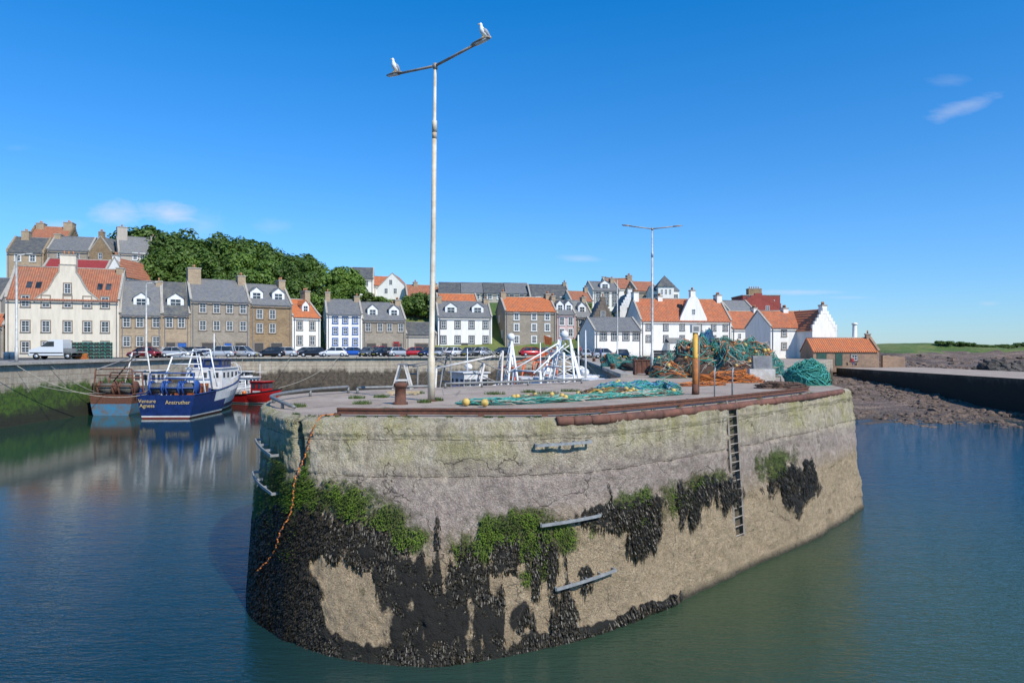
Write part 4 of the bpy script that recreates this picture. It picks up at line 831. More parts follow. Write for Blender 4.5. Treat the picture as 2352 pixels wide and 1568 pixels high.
h.box('skids','rust',-.45,-.35,-.45,.45,0,.08); h.box('skids','rust',.35,.45,-.45,.45,0,.08); h.done()
h=Ob('stacked_fish_crates',(10.9,52,PZ))
for i in range(4):
    for j in range(7):
        x=i*.57; z=j*.21; h.box('crates','black_plastic',x,x+.53,0,.8,z,z+.17); h.box('crate_rims','black_plastic',x-.02,x+.55,-.02,.82,z+.15,z+.19)
h.done()
h=Ob('lobster_creel_stack',(-54.5,84.5,QZ),.05)
for i in range(7):
    for j in range(5):
        x=i*.68; z=j*.42; 
        for k in range(2):
            y=k*.5; h.tube('frames','rope_green' if (i+j)%3 else 'rope_teal',[(x,y,z),(x,y,z+.28),(x+.15,y,z+.38),(x+.45,y,z+.38),(x+.6,y,z+.28),(x+.6,y,z),(x,y,z)],.03,5)
        h.box('netting','net_black',x+.04,x+.56,.03,.47,z+.02,z+.33)
h.done()
netpile('yellow_rope_heap',(-52.0,82.5,QZ),.8,.6,.7,'net_orange',80,'yyo',0,41,.3); 
h=Ob('blue_barrel',(-59.6,80.5,QZ))
for a in (0,.7): h.tube('drum','net_blue',[(a,0,0),(a,0,.05),(a,0,.3),(a,0,.32),(a,0,.6),(a,0,.9)],[.28,.3,.3,.32,.3,.28],14)
h.done()
def mline(a,b,sag=.6,r=.025):
    h=Ob('mooring_rope'); A=Vector(a);B_2=Vector(b); h.tube('rope','rope_cream',[A.lerp(B_2,i/12)-Vector((0,0,sag*4*(i/12)*(1-i/12))) for i in range(13)],r,5); h.done()
mline((-40.9,52,5.15),(-38.9,65.3,2.1)); mline((-40.9,56,5.15),(-33.5,62.6,2.2),1.2); mline((-40.9,60,5.15),(-39.9,65.8,2.1),.3); mline((-40.9,88,5.15),(-33.0,78.5,4.0),.8); mline((-30,93.1,5.15),(-32.2,79,4.0),1.0); mline((-24,94.7,5.15),(-27.2,79.5,1.8),.6); mline((-36,91.4,5.2),(-35,85.5,1.5),.3)
V=[];Fc=[]
def tuft(x,y,r,n,hh):
    for i in range(n):
        a=random.uniform(0,6.28); d=random.random()**.7*r; px,py=x+math.cos(a)*d,y+math.sin(a)*d*.7; L=random.uniform(.4,1)*hh; t=random.uniform(0,6.28); b=len(V)
        V.extend([(px-.012*math.cos(t),py-.012*math.sin(t),PZ-.02),(px+.012*math.cos(t),py+.012*math.sin(t),PZ-.02),(px+random.uniform(-.06,.06),py+random.uniform(-.06,.06),PZ-.01+L)]); Fc.append((b,b+1,b+2))
for x,y,r in ((-4.35,19.8,.28),(-2.6,20.3,.22),(-2.3,21.0,.2),(-5.0,22,.3),(-4.3,22.4,.25),(-.6,24,.4),(.6,25,.3),(-3.2,17.4,.2),(-1.2,16.7,.25),(1.2,24.3,.5),(2.2,25.5,.4),(-5.9,18.8,.25),(4.5,28,.5),(6.8,31,.4),(-3.4,24.3,.3)): tuft(x,y,r,200,.14)
for i in range(60):
    k=random.uniform(3.2,11.5); P_=wall_pt(k,4.8,-.2)[0]; tuft(P_.x,P_.y,random.uniform(.03,.1),24,.07)
mesh_obj('grass_tufts',V,Fc,['tuft_green'])
# ------------------------------------------------------------ vehicles
def car(paint,kind=0):
    o=Ob('parked_car')
    hb=[(-2.05,.35,.62,.70),(-1.98,.22,.86,.80),(-1.5,.2,.95,.86),(-.6,.2,.93,.87),(.5,.2,.93,.87),(1.1,.2,.9,.86),(1.65,.2,.78,.82),(1.98,.24,.66,.74),(2.06,.34,.55,.62)]
    V=[];Fc=[]; n=8
    for x,z0,z1,hw in hb:
        V+=[(x,-hw*.85,z0),(x,-hw,z0+.15),(x,-hw,z1-.18),(x,-hw*.88,z1),(x,hw*.88,z1),(x,hw,z1-.18),(x,hw,z0+.15),(x,hw*.85,z0)]
    for i in range(len(hb)-1):
        for k in range(n): a=i*n+k; b=i*n+(k+1)%n; Fc.append((a,b,b+n,a+n))
    Fc.append(tuple(range(n))); Fc.append(tuple(range((len(hb)-1)*n,len(hb)*n))[::-1]); o.add('body',paint,V,Fc,True)
    zt=1.45+.15*kind; rb=-1.75 if kind==0 else -1.95
    V=[(rb,-.74,.9),(rb,.74,.9),(1.15,.74,.88),(1.15,-.74,.88),(rb+.55-.3*kind,-.58,zt),(rb+.55-.3*kind,.58,zt),(.3,.58,zt),(.3,-.58,zt)]
    o.add('glass','window_glass',V,[(0,1,5,4),(1,2,6,5),(2,3,7,6),(3,0,4,7)])
    a=rb+.5-.3*kind; V=[(a,-.6,zt-.01),(a,.6,zt-.01),(.34,.6,zt-.01),(.34,-.6,zt-.01),(a+.1,-.5,zt+.05),(a+.1,.5,zt+.05),(.2,.5,zt+.05),(.2,-.5,zt+.05)]
    o.add('roof',paint,V,[(3,2,1,0),(4,7,6,5),(0,1,5,4),(1,2,6,5),(2,3,7,6),(3,0,4,7)],True)
    for s_ in (-1,1):
        o.beam('pillars',paint,(1.17,s_*.755,.9),(.32,s_*.6,zt),.06,.05); o.beam('pillars',paint,(rb,s_*.755,.9),(a,s_*.6,zt),.12,.08); o.beam('pillars',paint,(-.35,s_*.765,.9),(-.35,s_*.6,zt),.06,.04)
        for x in (-1.3,1.3):
            o.tube('wheels','black_rubber',[(x,s_*.68,.31),(x,s_*.88,.31)],.31,16); o.tube('hubs','car_silver',[(x,s_*.875,.31),(x,s_*.892,.31)],.19,10)
        o.box('headlamps','headlamp',1.93,2.045,s_*.62-.1,s_*.62+.1,.5,.62); o.box('tail_lamps','tail_lamp',-2.06,-1.97,s_*.66-.09,s_*.66+.09,.66,.84)
        o.box('mirrors',paint,.85,.97,s_*.93-.08,s_*.93+.08,.92,1.03)
    o.box('number_plate','number_plate',2.05,2.075,-.25,.25,.38,.48)
    return o
cars=[(330,'car_dred',93,0,0),(405,'car_silver',95,5,0),(440,'car_black',97,5,0),(468,'car_navy',99,5,0),(505,'car_silver',96,10,1),(560,'car_silver',98,170,1),(622,'car_black',100,12,0),(650,'car_silver',101,12,0),(718,'car_black',103,12,0),(765,'car_white',103.5,14,0),(817,'car_blue',106,14,0),(845,'car_grey',106,80,0),(878,'car_black',106,60,0),(915,'car_silver',107,40,0),(948,'car_red',108,14,0),(985,'car_navy',108,60,0),(1012,'car_silver',109,70,0),(1046,'car_white',110,60,0),(1078,'car_grey',110,70,0),(1110,'car_silver',111,60,0),(1155,'car_black',112,50,0),(1222,'car_red',108,15,0),(1265,'car_grey',114,10,0),(1390,'car_silver',110,0,1),(1430,'car_black',100,90,0),(775,'car_white',111,12,0),(700,'car_grey',108,12,0),(880,'car_red',113,12,1),(1100,'car_navy',118,12,0),(395,'car_black',99,5,0),(1345,'car_silver',118,90,0)]
srcs={}
for u,pt,d,a,kd in cars:
    zb=QZ+.02 if u<1335 else (PZ if d<120 else QZ); rz=math.radians(a+180*random.choice((0,1)))
    if (pt,kd) in srcs: copyobj(srcs[(pt,kd)],(xx(u,d),d,zb),rz)
    else: e=car(pt,kd).done(); e.location=(xx(u,d),d,zb); e.rotation_euler=(0,0,rz); srcs[(pt,kd)]=e
o=Ob('white_van',(xx(118,81),81,QZ+.02),math.radians(8))
prof=[(-2.0,.45),(-2.0,1.1),(-1.2,1.35),(-.75,1.5),(.0,2.15),(.4,2.32),(1.7,2.32),(1.75,.45)]
n=len(prof); V=[(a,-.95,b) for a,b in prof]+[(a,.95,b) for a,b in prof]; o.add('cab','car_white',V,[tuple(range(n))[::-1],tuple(range(n,2*n))]+[(i,(i+1)%n,(i+1)%n+n,i+n) for i in range(n)])
o.box('flatbed','steel_grey',1.78,3.2,-.95,.95,.75,.9); o.box('sides','steel_grey',1.78,3.2,-.98,-.93,.9,1.3); o.box('chassis','black_rubber',-1.6,3.1,-.7,.7,.35,.5)
o.add('glass','window_glass',[(-.72,-.962,1.5),(.75,-.962,1.5),(.75,-.962,2.1),(.02,-.962,2.1)],[(0,1,2,3)]); o.add('glass','window_glass',[(-.78,-.82,1.53),(-.78,.82,1.53),(-.06,.78,2.13),(-.06,-.78,2.13)],[(0,3,2,1)])
for x in (-1.2,2.2):
    for s_ in (-1,1): o.tube('wheels','black_rubber',[(x,s_*.75,.36),(x,s_*.97,.36)],.36,16); o.tube('hubs','car_silver',[(x,s_*.965,.36),(x,s_*.985,.36)],.2,10)
for s_ in (-1,1): o.box('headlamps','headlamp',-2.03,-1.95,s_*.7-.18,s_*.7+.18,.85,1.08)
o.box('grille','black_plastic',-2.03,-1.98,-.4,.4,.6,1.0); o.box('bumper','black_plastic',-2.08,-1.97,-.92,.92,.42,.6); o.box('stripe','black_plastic',-1.9,1.7,-.965,-.95,.7,.82); o.done()
# ------------------------------------------------------------ boats
def hull(o,L,Bm,zs,zb,bands,tr=.8,inner='deck_brown',deckz=None,bow=None):
    ns=18; V=[];Fc=[];mats=[]
    levels=[0.0,.06,.12,.2,.3,.55,.8,.93,1.0]
    nl=len(levels)+1
    for i in range(ns+1):
        t=i/ns; hb=Bm/2*(tr+(1-tr)*min(1,t*2.5)) if t<.45 else Bm/2*(1-((t-.45)/.55)**2.3)
        hb=max(hb,.02); sh=zs+(zb-zs)*t**2.2; ring=[]
        for sgn in (-1,1):
            pts=[(t*L*.93,0.0,-.8)]
            for lv in levels:
                z=lv*sh; fl=.80+.2*(lv**.7) if t<.5 else (.55+.45*lv**.8)+(1-t)*.2; fl=min(fl,1); xo=t*L*(.93+.07*lv) 
                pts.append((xo,sgn*hb*fl,z))
            ring+=pts
        V+=ring
    R=2*nl
    for i in range(ns):
        for sg in range(2):
            for k in range(nl-1):
                a=i*R+sg*nl+k; q_=(a,a+1,a+R+1,a+R)
                if sg==0: q_=q_[::-1]
                mat=bands[min(k,len(bands)-1)]
                if bow and k>=5+(1 if i<8 else 0) and i>=5: mat=bow
                Fc.append(q_); mats.append(mat)
    for k in range(nl-1): Fc.append((k,nl+k,nl+k+1,k+1)); mats.append(bands[min(k,len(bands)-1)])
    for mt in dict.fromkeys(mats): o.add('hull',mt,V,[f for f,m_ in zip(Fc,mats) if m_==mt],False)
    dz=deckz if deckz else zs*.6
    D=[];
    for i in range(ns+1):
        t=i/ns; hb=Bm/2*(tr+(1-tr)*min(1,t*2.5)) if t<.45 else Bm/2*(1-((t-.45)/.55)**2.3)
        sh=dz+(zb-zs)*t**2.2; D+=[(t*L*.97,-max(hb,.02)*.93,sh),(t*L*.97,max(hb,.02)*.93,sh)]
    o.add('deck',inner,D,[(2*i,2*i+2,2*i+3,2*i+1) for i in range(ns)])
    for sgn in (-1,1):
        pts=[]
        for i in range(ns+1):
            t=i/ns; hb=Bm/2*(tr+(1-tr)*min(1,t*2.5)) if t<.45 else Bm/2*(1-((t-.45)/.55)**2.3)
            pts.append((t*L,sgn*max(hb,.02),zs+(zb-zs)*t**2.2+.03))
        o.tube('gunwale',bands[-1],pts,.07,6)
def rig(o,mat,x,w,z0,z1,lean=0,top=.35):
    for s_ in (-1,1): o.tube('gantry',mat,[(x,s_*w/2,z0),(x+lean,s_*w/2*top,z1)],.075,8)
    for t in (.45,.8,1.0): ww=w/2*(1+(top-1)*t); zc=z0+(z1-z0)*t; o.tube('gantry',mat,[(x+lean*t,-ww,zc),(x+lean*t,ww,zc)],.06,8)
def cabin(o,mat,x0,x1,w,z0,z1,wins=4,part='wheelhouse'):
    o.box(part,mat,x0,x1,-w/2,w/2,z0,z1); o.box(part+'_roof',mat,x0-.15,x1+.2,-w/2-.12,w/2+.12,z1,z1+.1)
    zc=(z0+z1*2)/3
    for i in range(wins):
        x=x0+(i+.5)*(x1-x0)/wins; 
        for s_ in (-1,1): o.box('cabin_windows','window_glass',x-.25,x+.25,s_*w/2-.015,s_*w/2+.015,zc-.25,zc+.3)
    for i in range(3):
        y=-w/2+(i+.5)*w/3; o.box('cabin_windows','window_glass',x0-.015,x0+.01,y-.25,y+.25,zc-.25,zc+.3); o.box('cabin_windows','window_glass',x1-.01,x1+.015,y-.25,y+.25,zc-.25,zc+.3)
def lattice(o,cx=1.0,hx=.65,w=1.7,z0=1.6,z1=7.0,mat='white_paint'):
    for x in (cx-hx,cx+hx):
        for s_ in (-1,1): o.tube('lattice',mat,[(x,s_*w,z0),(cx,s_*.35,z1)],.08,8)
    n=6
    for i in range(n):
        z=z0+.6+i*(z1-z0-.9)/n; f=1-(z-z0)/(z1-z0); ww=w*f+.35*(1-f); dz=(z1-z0-.9)/n
        for x in (cx-hx*f,cx+hx*f): o.tube('lattice',mat,[(x,-ww,z),(x,ww,z)],.05,6)
        o.tube('lattice',mat,[(cx-hx*f,-ww,z),(cx-hx*f,ww*.8,z+dz)],.04,6); o.tube('lattice',mat,[(cx-hx*f,ww,z),(cx-hx*f,-ww*.8,z+dz)],.04,6)
    o.ball('radar_dome','white_paint',(cx,0,z1+.3),.28)
def txt(parent,body,loc,size,mat):
    c_=bpy.data.curves.new('name_lettering','FONT'); c_.body=body; c_.size=size; c_.extrude=.005; c_.align_x='CENTER'; c_.materials.append(M[mat])
    t=bpy.data.objects.new('name_lettering',c_); col.objects.link(t); t.parent=parent; t.location=loc; t.rotation_euler=(math.radians(90),0,math.radians(-90)); return t
o=Ob('blue_fishing_trawler',(-31.6,62.3,0),math.radians(92))
hull(o,17,5.6,2.15,4.1,['boot_red','boot_red','hull_white','hull_blue','hull_blue','hull_blue','hull_blue','hull_blue','hull_blue'],.93,bow='hull_white')
cabin(o,'hull_white',8.5,13,3.6,2.2,4.3); cabin(o,'hull_blue',9.3,12,2.8,4.3,5.2,3,'upper_bridge')
rig(o,'gear_blue',1.2,4.6,1.6,4.1,0,.85); rig(o,'white_paint',7.5,3.4,2.5,6.3,.3,.5); rig(o,'white_paint',3.4,4.4,2,5.6,.8,.6)
o.tube('mast','white_paint',[(11,0,5.2),(11,0,8.0)],[.09,.04],8); o.tube('boom','white_paint',[(7.8,0,6.2),(1.4,.6,5.8)],.06,8); o.tube('boom','white_paint',[(7.8,.6,6.2),(3.4,-1.6,4.4)],.05,8)
for y in (-1.5,0,1.5): o.tube('net_drums','gear_blue',[(1.8,y-.6,2.7),(1.8,y-.5,2.7)],.7,16); o.tube('net_drums','gear_blue',[(1.8,y+.5,2.7),(1.8,y+.6,2.7)],.7,16); o.tube('net_rolls','net_grey',[(1.8,y-.5,2.7),(1.8,y+.5,2.7)],.5,14)
for i in range(12): x=4+i*.35; o.box('deck_gear',random.choice(['gear_blue','rust','net_orange','white_worn']),x,x+random.uniform(.2,.6),random.uniform(-2,0),random.uniform(.3,2),1.6,random.uniform(2.1,3.0))
for y in (-2.2,2.2): o.tube('stays','steel_grey',[(7.8,y*.25,6.3),(.6,y,2.3)],.02,5); o.tube('stays','steel_grey',[(11,0,7.8),(16.5,0,4.2)],.018,5)
for y in (-2.2,-.8,.8,2.2): o.tube('rail_posts','white_paint',[(13.5,y*.6,3.3),(13.5,y*.6,4.1)],.03,6)
o.tube('rails','white_paint',[(9,-2.5,3.2),(13,-2.2,3.7),(15.5,-1.2,4.3),(16.8,0,4.8),(15.5,1.2,4.3),(13,2.2,3.7),(9,2.5,3.2)],.03,6)
for i in range(4): o.tube('tyre_fenders','black_rubber',[(2+i*1.8,2.78,1.3),(2+i*1.8,2.9,1.3)],.33,14)
e=o.done(); 
txt(e,'Venture',(-.06,1.65,1.45),.48,'gold_paint'); txt(e,'Agness',(-.06,1.65,1.03),.48,'gold_paint'); txt(e,'Anstruther',(-.06,-1.1,1.32),.5,'gold_paint')
o=Ob('rusty_fishing_boat',(-38.3,65.2,0),math.radians(92)); hull(o,12,4.3,2.0,3.0,['hull_black','hull_cyan','hull_cyan','hull_cyan','hull_cyan','hull_cyan','rust','rust','rust'],.95)
rig(o,'rust',.5,4,1.5,4.4,0,.85); rig(o,'rust_light',2.4,3.8,1.5,4.0,.4,.8); rig(o,'white_worn',5,3,2,6,.4,.5); o.tube('boom','steel_grey',[(5.4,0,5.8),(-.2,1.2,4.4)],.06,8); o.tube('derrick','hull_black',[(1,.3,3.2),(3,-1.4,6.6)],.07,8)
for y in (-1,.9): o.tube('net_drums','net_grey',[(1.2,y-.6,2.5),(1.2,y+.6,2.5)],.55,14); 
for y in (-1.7,-.4,.2,1.6): o.tube('net_drums','rust',[(1.2,y-.04,2.5),(1.2,y+.04,2.5)],.75,16)
cabin(o,'white_worn',6.5,9,2.4,2,4,3)
for i in range(10): x=2.5+i*.35; o.box('deck_gear',random.choice(['rust','gear_blue','wood','net_grey']),x,x+.4,random.uniform(-1.6,0),random.uniform(.3,1.6),1.5,random.uniform(2,2.8))
o.done()
o=Ob('red_fishing_boat',(-33.4,81.5,0),math.radians(-22)); hull(o,7.4,2.7,.95,1.75,['hull_black','boot_red','hull_white','hull_red','hull_red','hull_red','hull_red','hull_red','hull_black'],.85)
cabin(o,'hull_red',3.6,5.3,1.7,1,2.5,2); rig(o,'white_paint',1.2,1.8,.8,2.6,0,.9); o.tube('mast','white_paint',[(4.2,0,2.6),(4.2,0,4.6)],[.05,.03],8); o.tube('mast','white_paint',[(4.2,-.6,3.6),(4.2,.6,3.6)],.025,6); o.box('lettering_board','hull_white',3.9,5,-.87,-.86,1.3,1.5); o.ball('floats','orange_float',(2.4,-.6,1.2),.25); o.ball('floats','orange_float',(2.7,.4,1.2),.22)
for i in range(4): o.box('deck_gear','white_worn',1.6+i*.45,1.9+i*.45,-.6,.3,.6,1.15)
o.done()
o=Ob('white_motor_boat',(-37.5,86.0,0),math.radians(-15)); hull(o,7.5,2.7,1.2,1.9,['hull_black','hull_white'],.9,'hull_white'); cabin(o,'hull_white',3,5.8,2,1.2,2.8,3); cabin(o,'hull_white',3.4,5,1.6,2.9,3.5,2,'flybridge'); o.tube('mast','white_paint',[(3.6,0,3.4),(3.2,0,4.6)],[.05,.03],8); o.tube('rails','galvanised',[(5.5,-1.1,2),(7,-.5,2.3),(7.4,0,2.4),(7,.5,2.3),(5.5,1.1,2)],.025,6); o.done()
def basin(name,x,y,rz,hc,mc,L=13,B=4.6,top=7.1,ex=None,seed=0):
    rnd=random.Random(seed); o=Ob(name,(x,y,0),math.radians(rz)); hull(o,L,B,1.8,3.2,['boot_red','boot_red','hull_white',hc,hc,hc,hc,hc,'hull_white'],.9)
    cabin(o,'hull_white',L*.55,L*.8,2.8,1.9,4.3,4); rig(o,mc,L*.08,B*.85,1.5,5.0,.2,.75); rig(o,mc,L*.42,B*.8,1.8,top,.4,.25); rig(o,mc,L*.28,B*.8,1.8,top-.9,.9,.4)
    o.tube('mast','white_paint',[(L*.66,0,4.4),(L*.66,0,top+.6)],[.08,.03],8)
    for s_ in (-1,1): 
        o.tube('booms',mc,[(L*.42,s_*.4,top-.3),(L*.05,s_*1.2,4.9)],.05,8); o.tube('stays','steel_grey',[(L*.44,0,top),(L*.98,0,3.2)],.02,5); o.tube('stays','steel_grey',[(L*.42,s_*.4,top),(L*.1,s_*B*.45,1.9)],.02,5)
        for i in range(5): z=2.2+i*.9; o.tube('gantry',mc,[(L*.42+.05*i,-B*.4*(1-.15*i),z),(L*.28+.15*i,B*.38*(1-.13*i),z+.7)],.04,6)
    for i in range(8): px=L*.1+rnd.random()*L*.4; o.box('deck_gear',rnd.choice(['orange_paint','gear_blue','white_worn','rust']),px,px+.5,-1.4+rnd.random(),.2+rnd.random()*1.2,1.1,1.8+rnd.random()*1.1)
    o.ball('radar_dome','white_paint',(L*.7,.5,4.8),.35,(1,1,.8)); o.tube('drum','orange_paint',[(L*.2,-1.3,2.6),(L*.2,1.3,2.6)],.5,14)
    if ex: ex(o,L)
    return o.done()
basin('white_rigged_trawler',-6.5,47,8,'hull_blue','white_worn',13,4.6,6.2,lambda o,L: lattice(o,L*.5,.6,1.5,1.8,6.9),1)
basin('white_rigged_trawler',.2,41.6,38,'hull_white','white_paint',9,4,7.0,None,2)
def orx(o,L): o.tube('orange_gear','orange_paint',[(2,-1,2),(2.6,-1,5.4),(3.4,-.6,5.4)],.09,8); o.tube('orange_gear','orange_paint',[(2,1,2),(2.6,1,5.2)],.09,8); o.tube('orange_gear','orange_paint',[(2.6,-1,4.6),(2.6,1,4.6)],.08,8)
basin('orange_geared_trawler',-1.2,49,20,'hull_red','orange_paint',10,4,6.4,orx,3)
basin('small_blue_boat',-9.0,56,30,'gear_blue','steel_grey',9,3.4,5.8,None,4)
o=Ob('white_lattice_trawler',(3.2,44.0,0),math.radians(75)); hull(o,11,4.2,1.8,3,['boot_red','boot_red','hull_white','hull_blue','hull_blue','hull_blue','hull_blue','hull_blue','hull_white'],.92); cabin(o,'hull_white',5.5,8.5,2.8,1.9,4.2)
lattice(o); o.tube('mast','white_paint',[(6.5,0,4.3),(6.5,0,7.4)],.06,8)
o.tube('flagstaff','wood',[(1,1.2,5.6),(.8,1.4,7.4)],.03,6); o.add('orange_flag','net_orange',[(.82,1.38,7.3),(.85,.8,7.1),(.87,.85,6.6),(.88,1.36,6.7)],[(0,1,2,3)]); o.done()
# ------------------------------------------------------------ people
def person(name,loc,rz,top,legs,sit=False):
    J=[(0,0,.92),(0,0,1.15),(0,0,1.38),(0,.0,1.5),(0,.02,1.62),(0,.01,1.72)]; Rr=[.15,.13,.16,.06,.09,.075]; E=[(0,1),(1,2),(2,3),(3,4),(4,5)]
    for s_ in (-1,1):
        b=len(J)
        if sit: J+=[(s_*.1,0,.86),(s_*.12,.42,.88),(s_*.12,.45,.45),(s_*.12,.58,.42)]
        else: J+=[(s_*.1,0,.86),(s_*.11,.03,.48),(s_*.12,-.02,.08),(s_*.13,.13,.04)]
        Rr+=[.1,.065,.045,.04]; E+=[(0,b),(b,b+1),(b+1,b+2),(b+2,b+3)]
        b=len(J); J+=[(s_*.19,0,1.4),(s_*.24,.0,1.12),(s_*.23,.12,.9),(s_*.22,.16,.82)]; Rr+=[.06,.045,.035,.03]; E+=[(2,b),(b,b+1),(b+1,b+2),(b+2,b+3)]
    me=bpy.data.meshes.new(name); me.from_pydata(J,E,[]); ob=bpy.data.objects.new(name,me); col.objects.link(ob)
    md=ob.modifiers.new('s','SKIN'); 
    for i,v in enumerate(me.skin_vertices[0].data): v.radius=(Rr[i],Rr[i]); v.use_root=(i==0)
    ob.modifiers.new('sub','SUBSURF').levels=1
    bpy.context.view_layer.update(); dg=bpy.context.evaluated_depsgraph_get(); m2=bpy.data.meshes.new_from_object(ob.evaluated_get(dg)); ob.modifiers.clear(); ob.data=m2
    m2.materials.clear()
    for k in ('skin',top,legs,'hair','cloth_dark'): m2.materials.append(M[k])
    for p_ in m2.polygons:
        c=p_.center; z=c.z; p_.use_smooth=True
        p_.material_index=3 if z>1.7 or (z>1.58 and c.y<-.02) else 0 if z>1.48 or (abs(c.x)>.18 and z<.9 and z>.7 and c.y>.08) else 1 if z>.93 or abs(c.x)>.19 else 4 if z<.09 else 2
    ob.location=loc; ob.rotation_euler=(0,0,rz); return ob
person('pedestrian',(xx(372,97),97,QZ+.02),2.5,'cloth_pale','cloth_dark'); person('pedestrian',(xx(384,97),97.4,QZ+.02),.5,'cloth_blue','cloth_dark')
person('seated_person',(xx(1958,101),101,zz(839,101)-.42),3.0,'cloth_red','cloth_blue',True); h=Ob('wooden_bench',(xx(1958,101),101.1,zz(839,101))); h.box('seat','wood',-.8,.8,-.2,.3,.38,.44); h.box('legs','wood',-.7,-.6,-.2,.3,0,.38); h.box('legs','wood',.6,.7,-.2,.3,0,.38); h.done()
person('pedestrian',(xx(1345,100),108,QZ+.02),1,'cloth_red','cloth_dark'); person('pedestrian',(xx(1380,95),95,PZ),1,'cloth_blue','cloth_dark')
h=Ob('red_telephone_box',(xx(911,114),114,QZ)); h.box('body','car_red',-.45,.45,-.45,.45,0,2.3); h.box('roof','car_red',-.5,.5,-.5,.5,2.3,2.42)
for j in range(5): h.box('panes','window_glass',-.33,.33,-.46,-.45,.5+j*.33,.76+j*.33)
h.done()
# ------------------------------------------------------------ trees
def tree_mesh(seed,mat,H=11,R=5.5,N=5600,ls=.36):
    rnd=random.Random(seed); o=Ob('t'); o.tube('a','bark',[(0,0,-1),(0,0,H*.2),(.2,.1,H*.45),(.1,0,H*.7)],[.45,.36,.25,.08],7)
    cl=[]
    for i in range(26):
        a=rnd.uniform(0,6.28); t=rnd.uniform(0,1); rr=R*.72*math.sqrt(rnd.random()); z=H*(.36+.52*t)*(1-.25*(rr/R)**2); c=Vector((math.cos(a)*rr,math.sin(a)*rr,z)); cl.append((c,rnd.uniform(.2,.36)*R))
        if i%2==0: o.tube('a','bark',[(0,0,H*rnd.uniform(.22,.4)),tuple(c*.55+Vector((0,0,H*.16))),tuple(c)],[.16,.1,.03],5,False)
    V=[];Fc=[]
    for i in range(N):
        c,r=rnd.choice(cl); d=Vector((rnd.gauss(0,1),rnd.gauss(0,1),rnd.gauss(0,1))).normalized(); p_=c+d*r*rnd.uniform(.65,1.08)
        n_=(d+Vector((rnd.uniform(-.7,.7),rnd.uniform(-.7,.7),rnd.uniform(-.2,.9)))).normalized(); t=n_.orthogonal().normalized(); b_=n_.cross(t); s=ls*rnd.uniform(.5,1.2); a=rnd.uniform(0,6.28); t,b_=t*math.cos(a)+b_*math.sin(a),b_*math.cos(a)-t*math.sin(a)
        k=len(V); V+=[p_-t*s-b_*s*.5,p_+t*s*.2-b_*s*.7,p_+t*s+b_*s*.1,p_-t*s*.1+b_*s*.7]; Fc.append((k,k+1,k+2,k+3))
    o.add('a',mat,V,Fc); ob=o.done(); me=ob.data; bpy.data.objects.remove(ob); return me
TM=[tree_mesh(1,'leaf_dark'),tree_mesh(2,'leaf_dark'),tree_mesh(3,'leaf_dark')]; TL=[tree_mesh(4,'leaf_light'),tree_mesh(5,'leaf_light')]; 
BU=tree_mesh(6,'leaf_light',4,3.2,2200,.26); BD=tree_mesh(7,'leaf_dark',4,3.2,2200,.26)
def put(me,u,d,vtop,H0,name='broadleaf_tree',sx=1,lo=.6):
    x=xx(u,d); zt=zz(vtop,d); zg=terr(x,d); s=max(.35,(zt-zg)/(H0*.90)); s2=min(max(s,lo),1.25)
    o=bpy.data.objects.new(name,me); col.objects.link(o); o.location=(x,d,zg if s<1.4 else zt-H0*.90*1.4); o.scale=(s2*sx,s2*sx,min(s,1.4)); o.rotation_euler=(0,0,random.uniform(0,6.28))
for i,(u,d,v,mt) in enumerate([(300,150,535,0),(345,152,533,0),(395,142,538,0),(430,138,552,0),(470,146,556,1),(515,148,545,0),(555,146,552,0),(600,148,567,0),(640,143,582,0),(690,140,585,0),(712,138,600,0),(560,136,590,1),(500,134,590,0),(610,134,604,1),(655,133,612,0),(450,134,598,1),(385,132,582,0),(410,130,612,0),(535,130,620,0),(590,129,628,1),(700,132,630,0),(665,130,640,0)]):
    put((TM if mt==0 else TL)[i%2 if mt else i%3],u,d,v,11)
put(TL[0],785,136,616,11,lo=.85); put(TL[1],762,134,634,11,lo=.7); put(TL[1],812,137,640,11,lo=.7); put(TL[0],790,133,655,11,lo=.7)
for i,(u,d,v) in enumerate([(840,140,672),(870,140,684),(900,138,688),(930,137,682),(945,137,686),(965,137,688),(950,136,705),(975,136,715),(935,136,725),(985,137,698),(920,136,700),(745,130,680),(960,136,676),(1000,138,690),(880,136,696),(1330,142,705),(1345,144,715)]):
    put(BU if i%3 else BD,u,d,v,4,'garden_shrub')
for i in range(12):
    put(BD,2160+i*17+random.uniform(-6,6),215,random.uniform(793,799),4,'coastal_shrub',sx=1.2)
# ------------------------------------------------------------ camera, light, sky
cam=bpy.data.cameras.new('camera'); cam.sensor_width=36; cam.lens=24; cam.shift_y=16/2352; cam.clip_end=8000; cam.clip_start=.1
co=bpy.data.objects.new('camera',cam); col.objects.link(co); co.location=(0,0,CZ); co.rotation_euler=(math.radians(90),0,0); bpy.context.scene.camera=co
az=math.radians(140); el=math.radians(44)
sd=Vector((math.sin(az)*math.cos(el),math.cos(az)*math.cos(el),math.sin(el)))
sl=bpy.data.lights.new('sun','SUN'); sl.energy=5.0; sl.angle=math.radians(.53); sl.color=(1,.955,.87)
so=bpy.data.objects.new('sun',sl); col.objects.link(so); so.rotation_euler=(-sd).to_track_quat('-Z','Y').to_euler(); so.location=(30,-30,60)
wd=bpy.data.worlds.new('World'); bpy.context.scene.world=wd; wd.use_nodes=True; nt=wd.node_tree; q=NT(nt); bg=nt.nodes['Background']
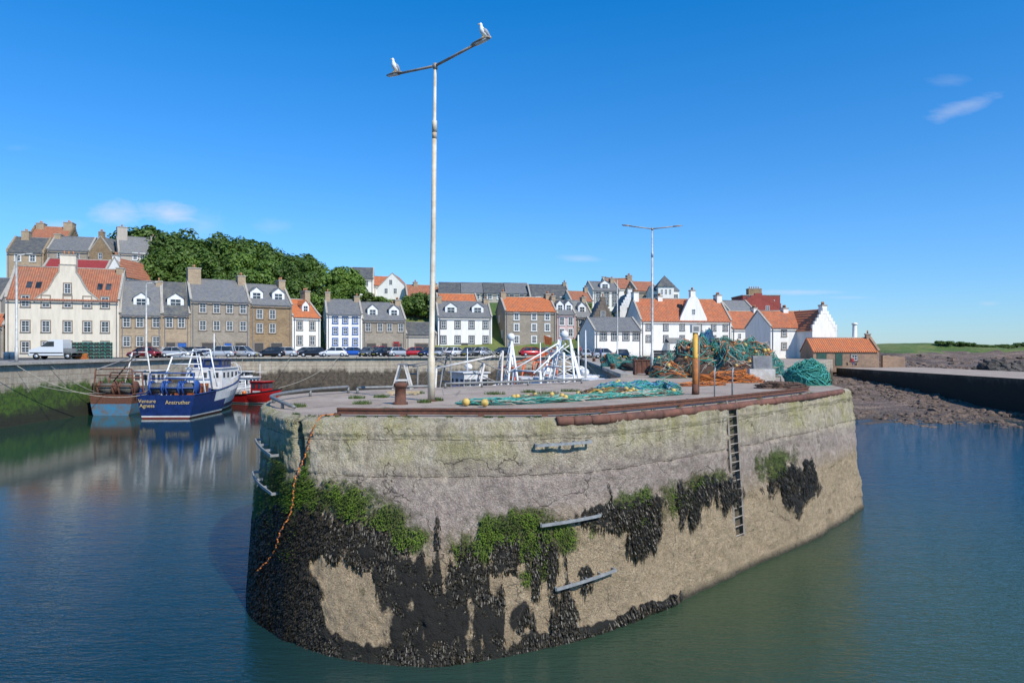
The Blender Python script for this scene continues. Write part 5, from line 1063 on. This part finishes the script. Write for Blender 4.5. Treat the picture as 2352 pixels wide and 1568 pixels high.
sk=q.n('ShaderNodeTexSky',sky_type='NISHITA'); sk.sun_disc=False; sk.sun_elevation=el; sk.sun_rotation=az; sk.air_density=1.0; sk.dust_density=.1; sk.ozone_density=3.0; sk.altitude=0
g=q.n('ShaderNodeTexCoord').outputs['Generated']; s=q.sep(g)
tint=q.mix(q.ramp(s[2],0.0,.16),(.62,.88,1.28),(.50,1.0,1.50)); tint=q.mix(q.ramp(s[2],.16,.48),tint,(.04,1.0,1.70))
sky_c=q.mix(1.0,sk.outputs[0],tint,'MULTIPLY')
ty=q.math('MAXIMUM',s[1],.05); U=q.math('DIVIDE',s[0],ty); Vv=q.math('DIVIDE',s[2],ty); uv=q.comb(U,Vv)
nz=q.noise(q.mapv(uv,(10,28,1)),1.6,7,.65,.3)
cl=None
for u,v,ru,rv,st,tilt in ((265,492,60,26,.6,0),(385,490,68,24,.68,.12),(465,520,50,34,.2,0),(2205,248,85,19,.34,-.28),(2180,185,50,14,.12,0),(1835,671,100,6,.4,0),(1960,683,60,4,.22,0),(1330,594,52,8,.3,.06),(2270,697,24,6,.25,0),(130,520,60,16,.3,0),(620,520,50,16,.15,0),(40,340,30,8,.06,0)):
    cu,cv=(u-1176)/F,(800-v)/F; a=q.math('SUBTRACT',U,cu); b=q.math('SUBTRACT',Vv,cv); b=q.math('ADD',b,q.math('MULTIPLY',a,tilt))
    d=q.math('SQRT',q.math('ADD',q.math('POWER',q.math('DIVIDE',a,ru/F),2),q.math('POWER',q.math('DIVIDE',b,rv/F),2)))
    d=q.math('ADD',d,q.math('MULTIPLY',q.math('SUBTRACT',nz,.5),2.2))
    e=q.ramp(d,1.2,-.2,0,st); cl=e if cl is None else q.math('MAXIMUM',cl,e)
cl=q.math('MULTIPLY',cl,q.math('GREATER_THAN',s[1],.05))
q.l(q.mix(cl,sky_c,(6.8,7.0,7.6)),bg.inputs[0]); bg.inputs[1].default_value=.115
sc=bpy.context.scene; sc.view_settings.view_transform='Standard'; sc.view_settings.look='None'; sc.view_settings.exposure=0
